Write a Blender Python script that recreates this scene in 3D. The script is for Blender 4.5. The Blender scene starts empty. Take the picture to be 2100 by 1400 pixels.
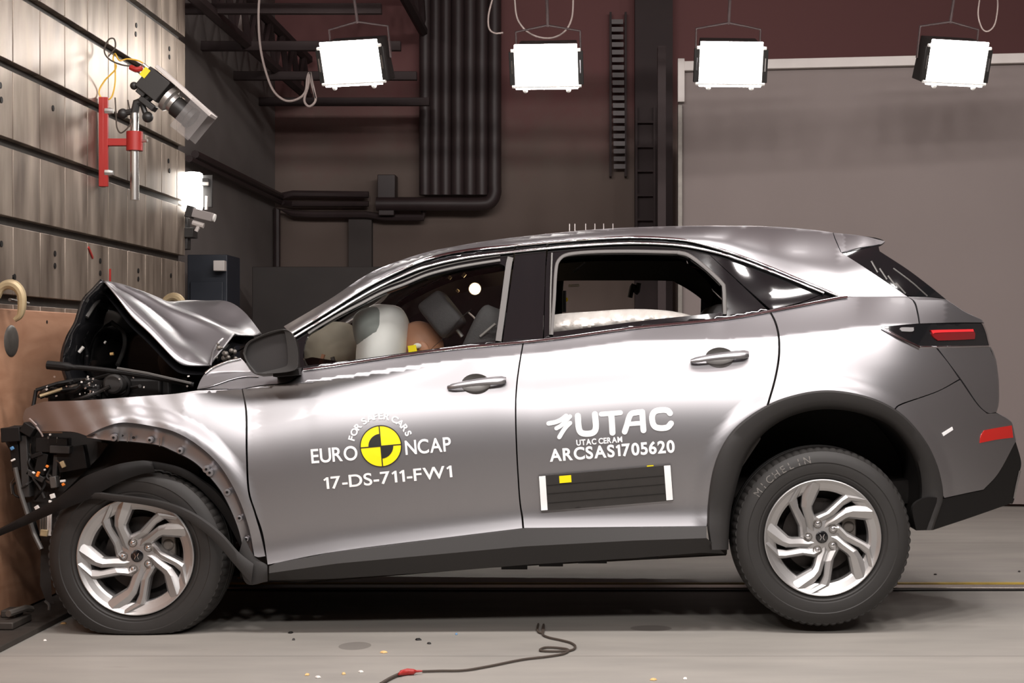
import bpy, bmesh, math, random
import numpy as np
from mathutils import Vector, Matrix, geometry

random.seed(7)
SC = bpy.context.scene
COL = SC.collection
PI = math.pi

# ------------------------------------------------------------------ camera, world, lights, exposure
F, D, VX, VY, CZ = 3347.0, 6.5, 1220.0, 712.0, 1.15      # focal length in pixels, camera distance, vanishing point, camera height
cam_d = bpy.data.cameras.new('camera')
cam_d.sensor_width = 36.0
cam_d.lens = F / 2100.0 * 36.0
cam_d.shift_x = (1050 - VX) / 2100.0
cam_d.shift_y = (VY - 700) / 2100.0
cam = bpy.data.objects.new('camera', cam_d)
cam.location = (0, -D, CZ)
cam.rotation_euler = (PI / 2, 0, 0)
COL.objects.link(cam)
SC.camera = cam

world = bpy.data.worlds.new('world')
SC.world = world
world.use_nodes = True
world.node_tree.nodes['Background'].inputs[0].default_value = (0.9, 0.75, 0.7, 1)
world.node_tree.nodes['Background'].inputs[1].default_value = 0.012

SC.view_settings.view_transform = 'Standard'
SC.view_settings.look = 'None'
SC.view_settings.gamma = 1.0
SC.view_settings.use_curve_mapping = False
SC.view_settings.exposure = 0.0

def area_light(name, loc, target, sx, sy, power, col=(1, .95, .92)):
    l = bpy.data.lights.new(name, 'AREA')
    l.shape = 'RECTANGLE'
    l.size, l.size_y, l.energy, l.color = sx, sy, power, col
    o = bpy.data.objects.new(name, l)
    o.location = loc
    o.rotation_euler = (Vector(target) - Vector(loc)).to_track_quat('-Z', 'Y').to_euler()
    COL.objects.link(o)
    return o

# rows of single ceiling floods of the test hall: above the near side of the car, behind the camera
for k in range(7):
    x = -3.0 + k * 1.05
    area_light('near_row_flood', (x, -1.55, 4.35), (x * .8, .25, .7), .42, .32, 46)
for k in range(6):
    x = -3.2 + k * 1.35
    area_light('camera_row_flood', (x, -6.4, 4.5), (x * .6, .5, .9), .42, .32, 62)
for k in range(4):
    x = -2.0 + k * 1.6
    area_light('centre_row_fill', (x, 1.5, 4.9), (x, 1.2, 0), .42, .32, 9)  # unseen overhead row added to light roof and floor
area_light('barrier_fill', (3.6, 2.8, 4.4), (-2.5, 2.4, 2.4), .42, .32, 26)  # unseen light added to brighten the barrier planks
for x in (1.34,):
    area_light('quarter_glint', (x, -3.0, 4.85), (x * .8, .3, .9), .42, .32, 14)  # one lamp added for its reflection in the quarter window

# ------------------------------------------------------------------ materials
MATS = {}
def mat(name, col, rough=.5, metal=0., coat=0., spec=.5, emit=None, noise=0., nscale=8., bump=0., bscale=40., alpha=None, trans=0.):
    m = bpy.data.materials.new(name)
    m.use_nodes = True
    nt = m.node_tree
    b = nt.nodes['Principled BSDF']
    c = (col[0], col[1], col[2], 1)
    b.inputs['Base Color'].default_value = c
    b.inputs['Roughness'].default_value = rough
    b.inputs['Metallic'].default_value = metal
    b.inputs['Coat Weight'].default_value = coat
    b.inputs['Coat Roughness'].default_value = .06
    b.inputs['Specular IOR Level'].default_value = spec
    b.inputs['Transmission Weight'].default_value = trans
    if emit:
        b.inputs['Emission Color'].default_value = (emit[0], emit[1], emit[2], 1)
        b.inputs['Emission Strength'].default_value = emit[3]
    tc = nt.nodes.new('ShaderNodeTexCoord')
    if noise:
        n = nt.nodes.new('ShaderNodeTexNoise')
        n.inputs['Scale'].default_value = nscale
        n.inputs['Detail'].default_value = 5
        nt.links.new(tc.outputs['Object'], n.inputs['Vector'])
        mx = nt.nodes.new('ShaderNodeMix')
        mx.data_type = 'RGBA'
        mx.inputs[6].default_value = tuple(max(0, v * (1 - noise)) for v in col) + (1,)
        mx.inputs[7].default_value = tuple(min(1, v * (1 + noise)) for v in col) + (1,)
        nt.links.new(n.outputs['Fac'], mx.inputs[0])
        nt.links.new(mx.outputs[2], b.inputs['Base Color'])
    if bump:
        n2 = nt.nodes.new('ShaderNodeTexNoise')
        n2.inputs['Scale'].default_value = bscale
        nt.links.new(tc.outputs['Object'], n2.inputs['Vector'])
        bp = nt.nodes.new('ShaderNodeBump')
        bp.inputs['Strength'].default_value = bump
        bp.inputs['Distance'].default_value = .01
        nt.links.new(n2.outputs['Fac'], bp.inputs['Height'])
        nt.links.new(bp.outputs['Normal'], b.inputs['Normal'])
    MATS[name] = m
    return m

def glass_mat(name, tint, gloss=.04, fres=1.45):
    m = bpy.data.materials.new(name)
    m.use_nodes = True
    nt = m.node_tree
    nt.nodes.clear()
    out = nt.nodes.new('ShaderNodeOutputMaterial')
    tr = nt.nodes.new('ShaderNodeBsdfTransparent')
    tr.inputs[0].default_value = tint + (1,)
    gl = nt.nodes.new('ShaderNodeBsdfGlossy')
    gl.inputs['Roughness'].default_value = gloss
    fr = nt.nodes.new('ShaderNodeFresnel')
    fr.inputs[0].default_value = fres
    mx = nt.nodes.new('ShaderNodeMixShader')
    nt.links.new(fr.outputs[0], mx.inputs[0])
    nt.links.new(tr.outputs[0], mx.inputs[1])
    nt.links.new(gl.outputs[0], mx.inputs[2])
    nt.links.new(mx.outputs[0], out.inputs[0])
    MATS[name] = m
    return m

mat('paint', (.355, .348, .362), rough=.37, metal=.95, coat=.08, noise=.03, nscale=600)
mat('chrome', (.82, .82, .84), rough=.12, metal=1)
mat('black_plastic', (.010, .0092, .009), rough=.5, spec=.18, noise=.2, nscale=300)
mat('dark_plastic', (.030, .028, .027), rough=.55, spec=.3, noise=.15, nscale=400)
mat('gloss_black', (.008, .008, .009), rough=.08, coat=.5)
mat('frame_grey', (.10, .095, .09), rough=.4, metal=.3)
mat('trim_grey', (.085, .077, .073), rough=.5)
mat('interior', (.022, .018, .016), rough=.8, noise=.2, nscale=60)
mat('seat_fabric', (.045, .043, .045), rough=.8, noise=.25, nscale=120, bump=.2, bscale=200)
mat('beige_trim', (.46, .41, .34), rough=.8, noise=.1, nscale=20)
mat('airbag_cloth', (.88, .86, .85), rough=.7, bump=.15, bscale=15)
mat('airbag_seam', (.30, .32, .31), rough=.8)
mat('dummy_skin', (.42, .20, .12), rough=.55, noise=.08, nscale=15)
mat('dummy_shirt', (.55, .45, .32), rough=.9, noise=.1, nscale=40)
mat('yellow', (.85, .68, .02), rough=.5)
mat('emblem_yellow', (1.0, .80, .0), rough=.5)
mat('white_vinyl', (.93, .93, .93), rough=.45)
mat('black_vinyl', (.012, .011, .010), rough=.5)
mat('plate_black', (.022, .019, .017), rough=.6, noise=.25, nscale=30)
mat('rubber', (.019, .0172, .016), rough=.62, noise=.15, nscale=40)
mat('rubber_letters', (.13, .12, .11), rough=.7)
mat('alloy', (.46, .45, .445), rough=.36, metal=.8, coat=.2, noise=.03, nscale=200)
mat('brake_steel', (.055, .048, .045), rough=.45, metal=.8, noise=.2, nscale=30)
mat('bare_metal', (.62, .60, .58), rough=.35, metal=.9, noise=.08, nscale=40)
mat('dull_metal', (.16, .145, .13), rough=.45, metal=.6, noise=.3, nscale=30)
mat('red_lens', (.15, .006, .008), rough=.1, coat=.8)
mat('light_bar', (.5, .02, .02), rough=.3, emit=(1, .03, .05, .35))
mat('red_reflector', (.55, .015, .01), rough=.2, coat=.5)
mat('lens_clear', (.75, .75, .76), rough=.08, metal=.7)
mat('mirror_face', (.05, .047, .047), rough=.3, metal=.2, coat=.2)
mat('orange', (.85, .22, .02), rough=.5)
mat('blue', (.08, .22, .42), rough=.4)
mat('foil', (.62, .58, .54), rough=.35, metal=.25, bump=.4, bscale=25)
mat('red_paint', (.36, .022, .018), rough=.4, noise=.12, nscale=14)
mat('pole_metal', (.80, .78, .76), rough=.22, metal=1)
mat('cam_black', (.02, .018, .017), rough=.45)
mat('cable_yellow', (.75, .45, .05), rough=.5)
mat('cable_dark', (.06, .045, .035), rough=.6)
mat('cable_grey', (.30, .24, .22), rough=.6)
mat('white_paint', (.86, .84, .80), rough=.4)
mat('brass', (.40, .31, .18), rough=.5, metal=.3, noise=.3, nscale=18)
mat('steel_dark', (.05, .042, .036), rough=.6, metal=.3, noise=.3, nscale=20)
mat('pipe_dark', (.042, .027, .027), rough=.5, noise=.2, nscale=10)  # red glow of the lamps mixed into the pipe colour
mat('ladder_grey', (.13, .11, .11), rough=.5)
mat('rung_grey', (.32, .29, .28), rough=.5, metal=.2)
mat('board_dark', (.030, .024, .022), rough=.7, noise=.25, nscale=6)
mat('cabinet_blue', (.018, .022, .032), rough=.5)
mat('pilaster_paint', (.085, .072, .068), rough=.85, noise=.1, nscale=3)
mat('screen_grey', (.235, .196, .186), rough=.9, noise=.04, nscale=1.5)
mat('screen_frame', (.62, .57, .54), rough=.5, noise=.1, nscale=5)
mat('girder', (.035, .020, .020), rough=.7, noise=.2, nscale=6)
mat('wall_side_paint', (.20, .178, .168), rough=.8, noise=.12, nscale=2.5)
mat('ceiling_red_glow', (.22, .075, .08), rough=.85, noise=.15, nscale=2)  # red tint carries the lamps' glow onto ceiling and top of wall
mat('lamp_face', (1, 1, 1), rough=.5, emit=(1, .95, .9, 42))
mat('bulb', (1, 1, 1), rough=.5, emit=(1, .78, .5, 60))
mat('lamp_white', (1, 1, 1), rough=.5, emit=(1, .96, .9, 9))
mat('chip', (.75, .48, .2), rough=.6)
mat('chip_white', (.75, .72, .68), rough=.6)
mat('rail_yellow', (.45, .30, .03), rough=.6, noise=.3, nscale=15)
mat('rail_steel', (.42, .37, .33), rough=.35, metal=.8, noise=.25, nscale=12)
glass_mat('window_glass', (.86, .88, .86))
glass_mat('dark_glass', (.06, .06, .065), gloss=.03, fres=1.6)
mat('clear_shield', (.45, .42, .41), rough=.15)
MATS['clear_shield'].node_tree.nodes['Principled BSDF'].inputs['Alpha'].default_value = .16

def nodes_of(m): return m.node_tree.nodes, m.node_tree.links, m.node_tree.nodes['Principled BSDF']

def mathn(nt, op, a, b=None, c=None):
    n = nt.nodes.new('ShaderNodeMath')
    n.operation = op
    for i, v in enumerate((a, b, c)):
        if v is None: continue
        if isinstance(v, (int, float)): n.inputs[i].default_value = v
        else: nt.links.new(v, n.inputs[i])
    return n.outputs[0]

def floor_material():
    m = mat('floor_concrete', (.40, .36, .32), rough=.55)
    nt = m.node_tree
    b = nt.nodes['Principled BSDF']
    tc = nt.nodes.new('ShaderNodeTexCoord')
    sep = nt.nodes.new('ShaderNodeSeparateXYZ')
    nt.links.new(tc.outputs['Object'], sep.inputs[0])
    x, y = sep.outputs[0], sep.outputs[1]
    mp = nt.nodes.new('ShaderNodeMapping')
    mp.inputs['Scale'].default_value = (.9, 3.2, 1)
    nt.links.new(tc.outputs['Object'], mp.inputs['Vector'])
    n1 = nt.nodes.new('ShaderNodeTexNoise')
    n1.inputs['Scale'].default_value = 1.6
    n1.inputs['Detail'].default_value = 7
    nt.links.new(mp.outputs[0], n1.inputs['Vector'])
    cr = nt.nodes.new('ShaderNodeValToRGB')
    cr.color_ramp.elements[0].position = .3
    cr.color_ramp.elements[0].color = (.255, .241, .220, 1)
    cr.color_ramp.elements[1].position = .72
    cr.color_ramp.elements[1].color = (.325, .304, .276, 1)
    nt.links.new(n1.outputs['Fac'], cr.inputs[0])
    # expansion joint lines across the hall
    def line(y0, w):
        d = mathn(nt, 'ABSOLUTE', mathn(nt, 'SUBTRACT', y, y0))
        return mathn(nt, 'LESS_THAN', d, w)
    ln = mathn(nt, 'MAXIMUM', line(-.418, .0035), line(3.1, .006))
    n3 = nt.nodes.new('ShaderNodeTexNoise')
    n3.inputs['Scale'].default_value = 9
    n3.inputs['Detail'].default_value = 3
    mp2 = nt.nodes.new('ShaderNodeMapping')
    mp2.inputs['Scale'].default_value = (.35, 2.6, 1)
    nt.links.new(tc.outputs['Object'], mp2.inputs['Vector'])
    nt.links.new(mp2.outputs[0], n3.inputs['Vector'])
    scuff = mathn(nt, 'GREATER_THAN', n3.outputs['Fac'], .72)
    # two round oily spots
    def spot(x0, y0, rx, ry):
        dx = mathn(nt, 'DIVIDE', mathn(nt, 'SUBTRACT', x, x0), rx)
        dy = mathn(nt, 'DIVIDE', mathn(nt, 'SUBTRACT', y, y0), ry)
        return mathn(nt, 'LESS_THAN', mathn(nt, 'ADD', mathn(nt, 'MULTIPLY', dx, dx), mathn(nt, 'MULTIPLY', dy, dy)), 1.0)
    sp = mathn(nt, 'MAXIMUM', spot(-.925, -.21, .062, .085), spot(.23, .185, .085, .07))
    k = mathn(nt, 'ADD', mathn(nt, 'MULTIPLY', ln, .6), mathn(nt, 'ADD', mathn(nt, 'MULTIPLY', sp, .45), mathn(nt, 'MULTIPLY', scuff, .18)))
    mx = nt.nodes.new('ShaderNodeMix')
    mx.data_type = 'RGBA'
    nt.links.new(k, mx.inputs[0])
    nt.links.new(cr.outputs[0], mx.inputs[6])
    mx.inputs[7].default_value = (.07, .06, .055, 1)
    nt.links.new(mx.outputs[2], b.inputs['Base Color'])
    return m

def steel_plank_material():
    m = mat('barrier_steel', (.40, .36, .32), rough=.40, metal=.55)
    nt = m.node_tree
    b = nt.nodes['Principled BSDF']
    tc = nt.nodes.new('ShaderNodeTexCoord')
    mp = nt.nodes.new('ShaderNodeMapping')
    mp.inputs['Scale'].default_value = (1, 2.4, .55)
    nt.links.new(tc.outputs['Object'], mp.inputs['Vector'])
    n = nt.nodes.new('ShaderNodeTexNoise')
    n.inputs['Scale'].default_value = 3.2
    n.inputs['Detail'].default_value = 6
    nt.links.new(mp.outputs[0], n.inputs['Vector'])
    cr = nt.nodes.new('ShaderNodeValToRGB')
    e = cr.color_ramp.elements
    e[0].position, e[0].color = .28, (.125, .092, .070, 1)
    e[1].position, e[1].color = .70, (.40, .33, .27, 1)
    nt.links.new(n.outputs['Fac'], cr.inputs[0])
    nt.links.new(cr.outputs[0], b.inputs['Base Color'])
    r = nt.nodes.new('ShaderNodeMapRange')
    r.inputs[3].default_value = .30
    r.inputs[4].default_value = .55
    nt.links.new(n.outputs['Fac'], r.inputs[0])
    nt.links.new(r.outputs[0], b.inputs['Roughness'])
    return m

def plywood_material():
    m = mat('plywood', (.55, .30, .17), rough=.65)
    nt = m.node_tree
    b = nt.nodes['Principled BSDF']
    tc = nt.nodes.new('ShaderNodeTexCoord')
    mp = nt.nodes.new('ShaderNodeMapping')
    mp.inputs['Scale'].default_value = (1, .6, 3.0)
    nt.links.new(tc.outputs['Object'], mp.inputs['Vector'])
    n = nt.nodes.new('ShaderNodeTexNoise')
    n.inputs['Scale'].default_value = 4
    n.inputs['Detail'].default_value = 6
    n.inputs['Distortion'].default_value = .8
    nt.links.new(mp.outputs[0], n.inputs['Vector'])
    cr = nt.nodes.new('ShaderNodeValToRGB')
    e = cr.color_ramp.elements
    e[0].position, e[0].color = .3, (.36, .175, .098, 1)
    e[1].position, e[1].color = .75, (.50, .275, .168, 1)
    nt.links.new(n.outputs['Fac'], cr.inputs[0])
    nt.links.new(cr.outputs[0], b.inputs['Base Color'])
    return m

def backwall_material():
    m = mat('back_wall_paint_glow', (.15, .115, .105), rough=.85)
    nt = m.node_tree
    b = nt.nodes['Principled BSDF']
    tc = nt.nodes.new('ShaderNodeTexCoord')
    n = nt.nodes.new('ShaderNodeTexNoise')
    n.inputs['Scale'].default_value = 1.2
    n.inputs['Detail'].default_value = 4
    nt.links.new(tc.outputs['Object'], n.inputs['Vector'])
    sep = nt.nodes.new('ShaderNodeSeparateXYZ')
    nt.links.new(tc.outputs['Object'], sep.inputs[0])
    # red lamp glow coloured into the upper wall, fading out through noise
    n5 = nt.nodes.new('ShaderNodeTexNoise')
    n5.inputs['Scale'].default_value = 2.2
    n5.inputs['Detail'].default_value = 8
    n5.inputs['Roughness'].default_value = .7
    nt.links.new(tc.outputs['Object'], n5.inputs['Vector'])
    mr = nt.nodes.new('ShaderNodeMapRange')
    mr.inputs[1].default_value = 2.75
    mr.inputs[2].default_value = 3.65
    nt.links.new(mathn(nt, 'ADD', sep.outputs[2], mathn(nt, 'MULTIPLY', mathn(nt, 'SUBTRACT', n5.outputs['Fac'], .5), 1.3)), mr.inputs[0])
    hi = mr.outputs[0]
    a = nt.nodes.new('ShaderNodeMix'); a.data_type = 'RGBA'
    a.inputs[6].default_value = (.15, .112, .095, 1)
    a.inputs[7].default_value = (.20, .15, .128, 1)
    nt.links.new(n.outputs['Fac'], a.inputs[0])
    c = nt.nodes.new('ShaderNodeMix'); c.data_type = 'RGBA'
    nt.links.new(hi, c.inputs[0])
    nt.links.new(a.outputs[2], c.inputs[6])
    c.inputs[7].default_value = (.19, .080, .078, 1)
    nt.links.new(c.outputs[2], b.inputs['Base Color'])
    return m

floor_material(); steel_plank_material(); plywood_material(); backwall_material()

# ------------------------------------------------------------------ mesh helpers
def W(px, py, Y):
    d = D + Y
    return Vector(((px - VX) * d / F, Y, CZ - (py - VY) * d / F))

ROOT_LOC = {}
def finish(me, name, m, parent=None, smooth=None):
    me.materials.append(MATS[m] if isinstance(m, str) else m)
    o = bpy.data.objects.new(name, me)
    COL.objects.link(o)
    if parent is not None:
        o.parent = parent
        if parent.type == 'EMPTY':
            o.matrix_parent_inverse = parent.matrix_basis.inverted() if parent.get('worldparts') else Matrix.Identity(4)
    if smooth is not None:
        me.shade_smooth()
        if smooth < 180: me.set_sharp_from_angle(angle=math.radians(smooth))
    return o

def empty(name, loc, label=None, cat=None, group=None, world=True, rot=(0, 0, 0), parent=None):
    o = bpy.data.objects.new(name, None)
    o.empty_display_size = .1
    COL.objects.link(o)
    o.location = loc
    o.rotation_euler = rot
    if world: o['worldparts'] = 1
    if label: tag(o, label, cat, group)
    if parent: o.parent = parent
    return o

def tag(o, label, cat=None, group=None, kind=None):
    if label: o['label'] = label
    if cat: o['category'] = cat
    if group: o['group'] = group
    if kind: o['kind'] = kind
    return o

class MB:
    def __init__(s): s.v = []; s.f = []
    def add(s, vs, fs, M=None):
        k = len(s.v)
        if M is not None: vs = [M @ Vector(v) for v in vs]
        s.v += [tuple(v) for v in vs]
        s.f += [tuple(i + k for i in f) for f in fs]
        return s
    def box(s, c, size, M=None, taper=1.0, R=None):
        x, y, z = size[0] / 2, size[1] / 2, size[2] / 2
        vs = []
        for sz in (-1, 1):
            t = taper if sz > 0 else 1
            vs += [(-x * t, -y * t, sz * z), (x * t, -y * t, sz * z), (x * t, y * t, sz * z), (-x * t, y * t, sz * z)]
        T = Matrix.Translation(c)
        if R is not None: T = T @ R
        if M is not None: T = M @ T
        return s.add(vs, [(3, 2, 1, 0), (4, 5, 6, 7), (0, 1, 5, 4), (1, 2, 6, 5), (2, 3, 7, 6), (3, 0, 4, 7)], T)
    def tube(s, pts, r, seg=8, closed=False, M=None):
        pts = [Vector(p) for p in pts]
        n = len(pts)
        rs = r if isinstance(r, (list, tuple)) else [r] * n
        vs, fs = [], []
        up = None
        for i in range(n):
            if closed: t = pts[(i + 1) % n] - pts[i - 1]
            else: t = pts[min(i + 1, n - 1)] - pts[max(i - 1, 0)]
            if t.length < 1e-9: t = Vector((0, 0, 1))
            t.normalize()
            if up is None:
                up = Vector((0, 0, 1)) if abs(t.z) < .9 else Vector((1, 0, 0))
            a = up - t * up.dot(t)
            if a.length < 1e-6: a = t.orthogonal()
            a.normalize()
            up = a
            b = t.cross(a)
            for k in range(seg):
                th = 2 * PI * k / seg
                vs.append(pts[i] + (a * math.cos(th) + b * math.sin(th)) * rs[i])
        for i in range(n if closed else n - 1):
            j = (i + 1) % n
            for k in range(seg):
                fs.append((i * seg + k, i * seg + (k + 1) % seg, j * seg + (k + 1) % seg, j * seg + k))
        if not closed:
            fs.append(tuple(range(seg - 1, -1, -1)))
            fs.append(tuple((n - 1) * seg + k for k in range(seg)))
        return s.add(vs, fs, M)
    def lathe(s, prof, seg=48, M=None, axis='Y', cap=False):
        # prof: (radius, along axis)
        vs, fs = [], []
        for r, h in prof:
            for k in range(seg):
                a = 2 * PI * k / seg
                if axis == 'Y': vs.append((r * math.cos(a), h, r * math.sin(a)))
                elif axis == 'Z': vs.append((r * math.cos(a), r * math.sin(a), h))
                else: vs.append((h, r * math.cos(a), r * math.sin(a)))
        for i in range(len(prof) - 1):
            for k in range(seg):
                fs.append((i * seg + k, i * seg + (k + 1) % seg, (i + 1) * seg + (k + 1) % seg, (i + 1) * seg + k))
        if cap:
            fs.append(tuple(range(seg)))
            fs.append(tuple((len(prof) - 1) * seg + k for k in range(seg - 1, -1, -1)))
        return s.add(vs, fs, M)
    def ball(s, c, r, M=None, nu=16, nv=10):
        rx, ry, rz = r if isinstance(r, (tuple, list)) else (r, r, r)
        vs, fs = [], []
        for j in range(nv + 1):
            th = PI * j / nv
            for i in range(nu):
                a = 2 * PI * i / nu
                vs.append((c[0] + rx * math.sin(th) * math.cos(a), c[1] + ry * math.sin(th) * math.sin(a), c[2] + rz * math.cos(th)))
        for j in range(nv):
            for i in range(nu):
                fs.append((j * nu + i, (j + 1) * nu + i, (j + 1) * nu + (i + 1) % nu, j * nu + (i + 1) % nu))
        return s.add(vs, fs, M)
    def loft(s, rows, closed=False, M=None, cap=False):
        n = len(rows[0])
        vs = [p for r in rows for p in r]
        fs = []
        for i in range(len(rows) - 1):
            for k in range(n if closed else n - 1):
                fs.append((i * n + k, i * n + (k + 1) % n, (i + 1) * n + (k + 1) % n, (i + 1) * n + k))
        if cap:
            fs.append(tuple(range(n - 1, -1, -1)))
            fs.append(tuple((len(rows) - 1) * n + k for k in range(n)))
        return s.add(vs, fs, M)
    def prism(s, poly, y0, y1, M=None):
        # poly in (x, z), extruded along y
        n = len(poly)
        vs = [(p[0], y0, p[1]) for p in poly] + [(p[0], y1, p[1]) for p in poly]
        fs = [tuple(range(n)), tuple(range(2 * n - 1, n - 1, -1))] + [(k, k + n, (k + 1) % n + n, (k + 1) % n) for k in range(n)]
        return s.add(vs, fs, M)
    def build(s, name, m, parent=None, smooth=35, bevel=0, merge=True, sub=0):
        me = bpy.data.meshes.new(name)
        me.from_pydata(s.v, [], s.f)
        bm = bmesh.new()
        bm.from_mesh(me)
        if merge: bmesh.ops.remove_doubles(bm, verts=bm.verts, dist=1e-5)
        bmesh.ops.recalc_face_normals(bm, faces=bm.faces)
        bm.to_mesh(me)
        bm.free()
        me.update()
        o = finish(me, name, m, parent, smooth)
        if bevel:
            md = o.modifiers.new('bevel', 'BEVEL')
            md.width = bevel
            md.segments = 2
            md.limit_method = 'ANGLE'
        if sub:
            md = o.modifiers.new('sub', 'SUBSURF')
            md.levels = md.render_levels = sub
        return o

def cr(pts, n=8):
    """Catmull-Rom through pts"""
    P = [np.array(p, float) for p in pts]
    if len(P) < 3: return [tuple(p) for p in P]
    out = []
    for i in range(len(P) - 1):
        p0 = P[i - 1] if i else 2 * P[0] - P[1]
        p1, p2 = P[i], P[i + 1]
        p3 = P[i + 2] if i + 2 < len(P) else 2 * P[-1] - P[-2]
        for k in range(n):
            t = k / n
            out.append(.5 * ((2 * p1) + (-p0 + p2) * t + (2 * p0 - 5 * p1 + 4 * p2 - p3) * t * t + (-p0 + 3 * p1 - 3 * p2 + p3) * t ** 3))
    out.append(P[-1])
    return [tuple(p) for p in out]

def path(*segs):
    """each segment is smoothed on its own, then all are joined"""
    out = []
    for s in segs:
        for p in cr(s):
            if not out or abs(out[-1][0] - p[0]) + abs(out[-1][1] - p[1]) > .3: out.append(p)
    if abs(out[0][0] - out[-1][0]) + abs(out[0][1] - out[-1][1]) < .3: out.pop()
    return out

def resample(pts, n):
    P = np.array(pts, float)
    L = np.concatenate([[0], np.cumsum(np.linalg.norm(np.diff(P, axis=0), axis=1))])
    t = np.linspace(0, L[-1], n)
    return np.stack([np.interp(t, L, P[:, k]) for k in range(P.shape[1])], 1)

# ------------------------------------------------------------------ the body side of the car as a surface over the side elevation
CREASE = None
K = .00194                                     # metres per elevation unit
_e = np.array([(0, 31), (.10, 28), (.22, 23), (.33, 14), (.45, 6), (.60, -2), (.75, -6), (.84, -8), (.885, -4), (.92, 4), (.955, 12), (1, 15), (1.02, 10), (1.4, -5)])
_w = np.linspace(-.01, 1.4, 600)
_tan = np.tan(np.radians(np.interp(_w, _e[:, 0], _e[:, 1])))
_tan2 = np.where(_w > .80, np.tan(np.radians(-8)), _tan)
_G2 = np.concatenate([[0], np.cumsum((_tan2[1:] + _tan2[:-1]) / 2 * np.diff(_w))])
_G = np.concatenate([[0], np.cumsum((_tan[1:] + _tan[:-1]) / 2 * np.diff(_w))])
def ip(x, t):
    a = np.array(t, float)
    return np.interp(x, a[:, 0], a[:, 1])
BELT = [(40, 800), (200, 785), (400, 766), (500, 762), (626, 755), (904, 716), (1117, 695), (1293, 672), (1485, 652), (1583, 635), (1720, 609), (1760, 607), (1860, 609), (1939, 614), (2011, 640), (2100, 650)]
ROCK = [(40, 1160), (545, 1158), (692, 1130), (944, 1098), (1075, 1082), (1450, 1078), (2100, 1075)]
ZONE = [(40, 24), (400, 36), (500, 35), (626, 29), (1000, 28), (1293, 28), (1450, 40), (1583, 56), (1720, 67), (1885, 53), (2100, 40)]
SIL = [(560, 682), (582, 669), (675, 614), (754, 562), (818, 535), (876, 516.6), (922, 507), (1004, 493), (1105, 481.5), (1202, 472), (1302, 466), (1446, 463), (1568, 464.5), (1659, 470.5), (1708, 476.5), (1768, 483.5), (1816, 495)]
STRIP = [(560, 22), (876, 17), (1080, 18), (1293, 22), (1450, 34), (1568, 60), (1720, 90), (1816, 60)]
def sm(x): x = np.clip(x, 0, 1); return x * x * (3 - 2 * x)
def body(px, py):
    px = np.asarray(px, float); py = np.asarray(py, float)
    B, T, Z = ip(px, BELT), ip(px, ROCK), ip(px, ZONE)
    d = py - B
    z = np.clip(d / Z, 0, 1)
    y1 = -Z * K * (1.45 * z - .2 * z * z)
    H = (T - B - Z)
    w0 = .04 + .17 * np.clip((1100 - px) / 450, 0, 1)
    G0 = np.interp(w0, _w, _G)
    w = np.clip((d - Z) / H, 0, 1.38)
    w = w + w0 * np.clip(1 - w, 0, 1)
    fd_ = sm((px - 1650) / 200)
    y2 = -H * K * (np.interp(w, _w, _G) * (1 - fd_) + np.interp(w, _w, _G2) * fd_ - G0)
    top = Z * K * 1.25 + H * K * (np.interp(.55, _w, _G) - G0)
    Y = top + y1 + y2
    s_ = np.clip(-d, 0, None) * K
    Y = Y + s_ * .44 + 1.3 * s_ ** 2 * sm((px - 1480) / 150)
    S, SW = ip(px, SIL), ip(px, STRIP)
    q = np.clip((py - S) / SW, 0, 1)
    Y = Y + .10 * (1 - q) ** 2 * np.clip((1800 - px) / 70, 0, 1) * np.clip((px - 540) / 40, 0, 1)
    # hollow under the crease at the front of the door
    k = np.clip((1010 - px) / 480, 0, 1) * np.clip((px - 380) / 130, 0, 1)
    dd = np.clip(d - Z, 0, None)
    Y = Y + .030 * k * (dd / 40) * np.exp(1 - dd / 40)
    # flared lips over the wheels
    for cx, cy, R, a in ((1690, 1040, 240, .010), (265, 1105, 244, .012)):
        r = np.hypot(px - cx, py - cy)
        Y = Y - a * sm((R + 34 - r) / 32) * sm((1120 - py) / 60)
    t = np.clip((px - 1690) / 400, 0, None)
    Y = Y + .52 * t ** 2.5
    t = np.clip((230 - px) / 200, 0, None)
    Y = Y + .20 * t ** 2
    # crumpled nose of the wing
    c = np.clip((430 - px) / 400, 0, 1)
    Y = Y + c * (.007 * np.sin(px * .045 + py * .03) + .004 * np.sin(px * .11 - py * .06))
    return Y
CREASE = [(x, ip(x, BELT) + ip(x, ZONE)) for x in range(380, 2020, 6)]
YC = .95                                       # centre plane of the car

def WB(px, py, off=0., f=body):
    px = np.asarray(px, float); py = np.asarray(py, float)
    Y = f(px, py) + off
    d = D + Y
    return np.stack([(px - VX) * d / F, Y, CZ - (py - VY) * d / F], -1)

def flip(P):
    P = np.array(P, float).copy()
    P[..., 1] = 2 * YC - P[..., 1]
    return P

def inside(P, loops):
    r = np.zeros(len(P), bool)
    for L in loops:
        A = np.array(L); Bq = np.roll(A, -1, 0)
        for (x1, y1), (x2, y2) in zip(A, Bq):
            if y1 == y2: continue
            c = ((y1 > P[:, 1]) != (y2 > P[:, 1])) & (P[:, 0] < (x2 - x1) * (P[:, 1] - y1) / (y2 - y1) + x1)
            r ^= c
    return r

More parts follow.
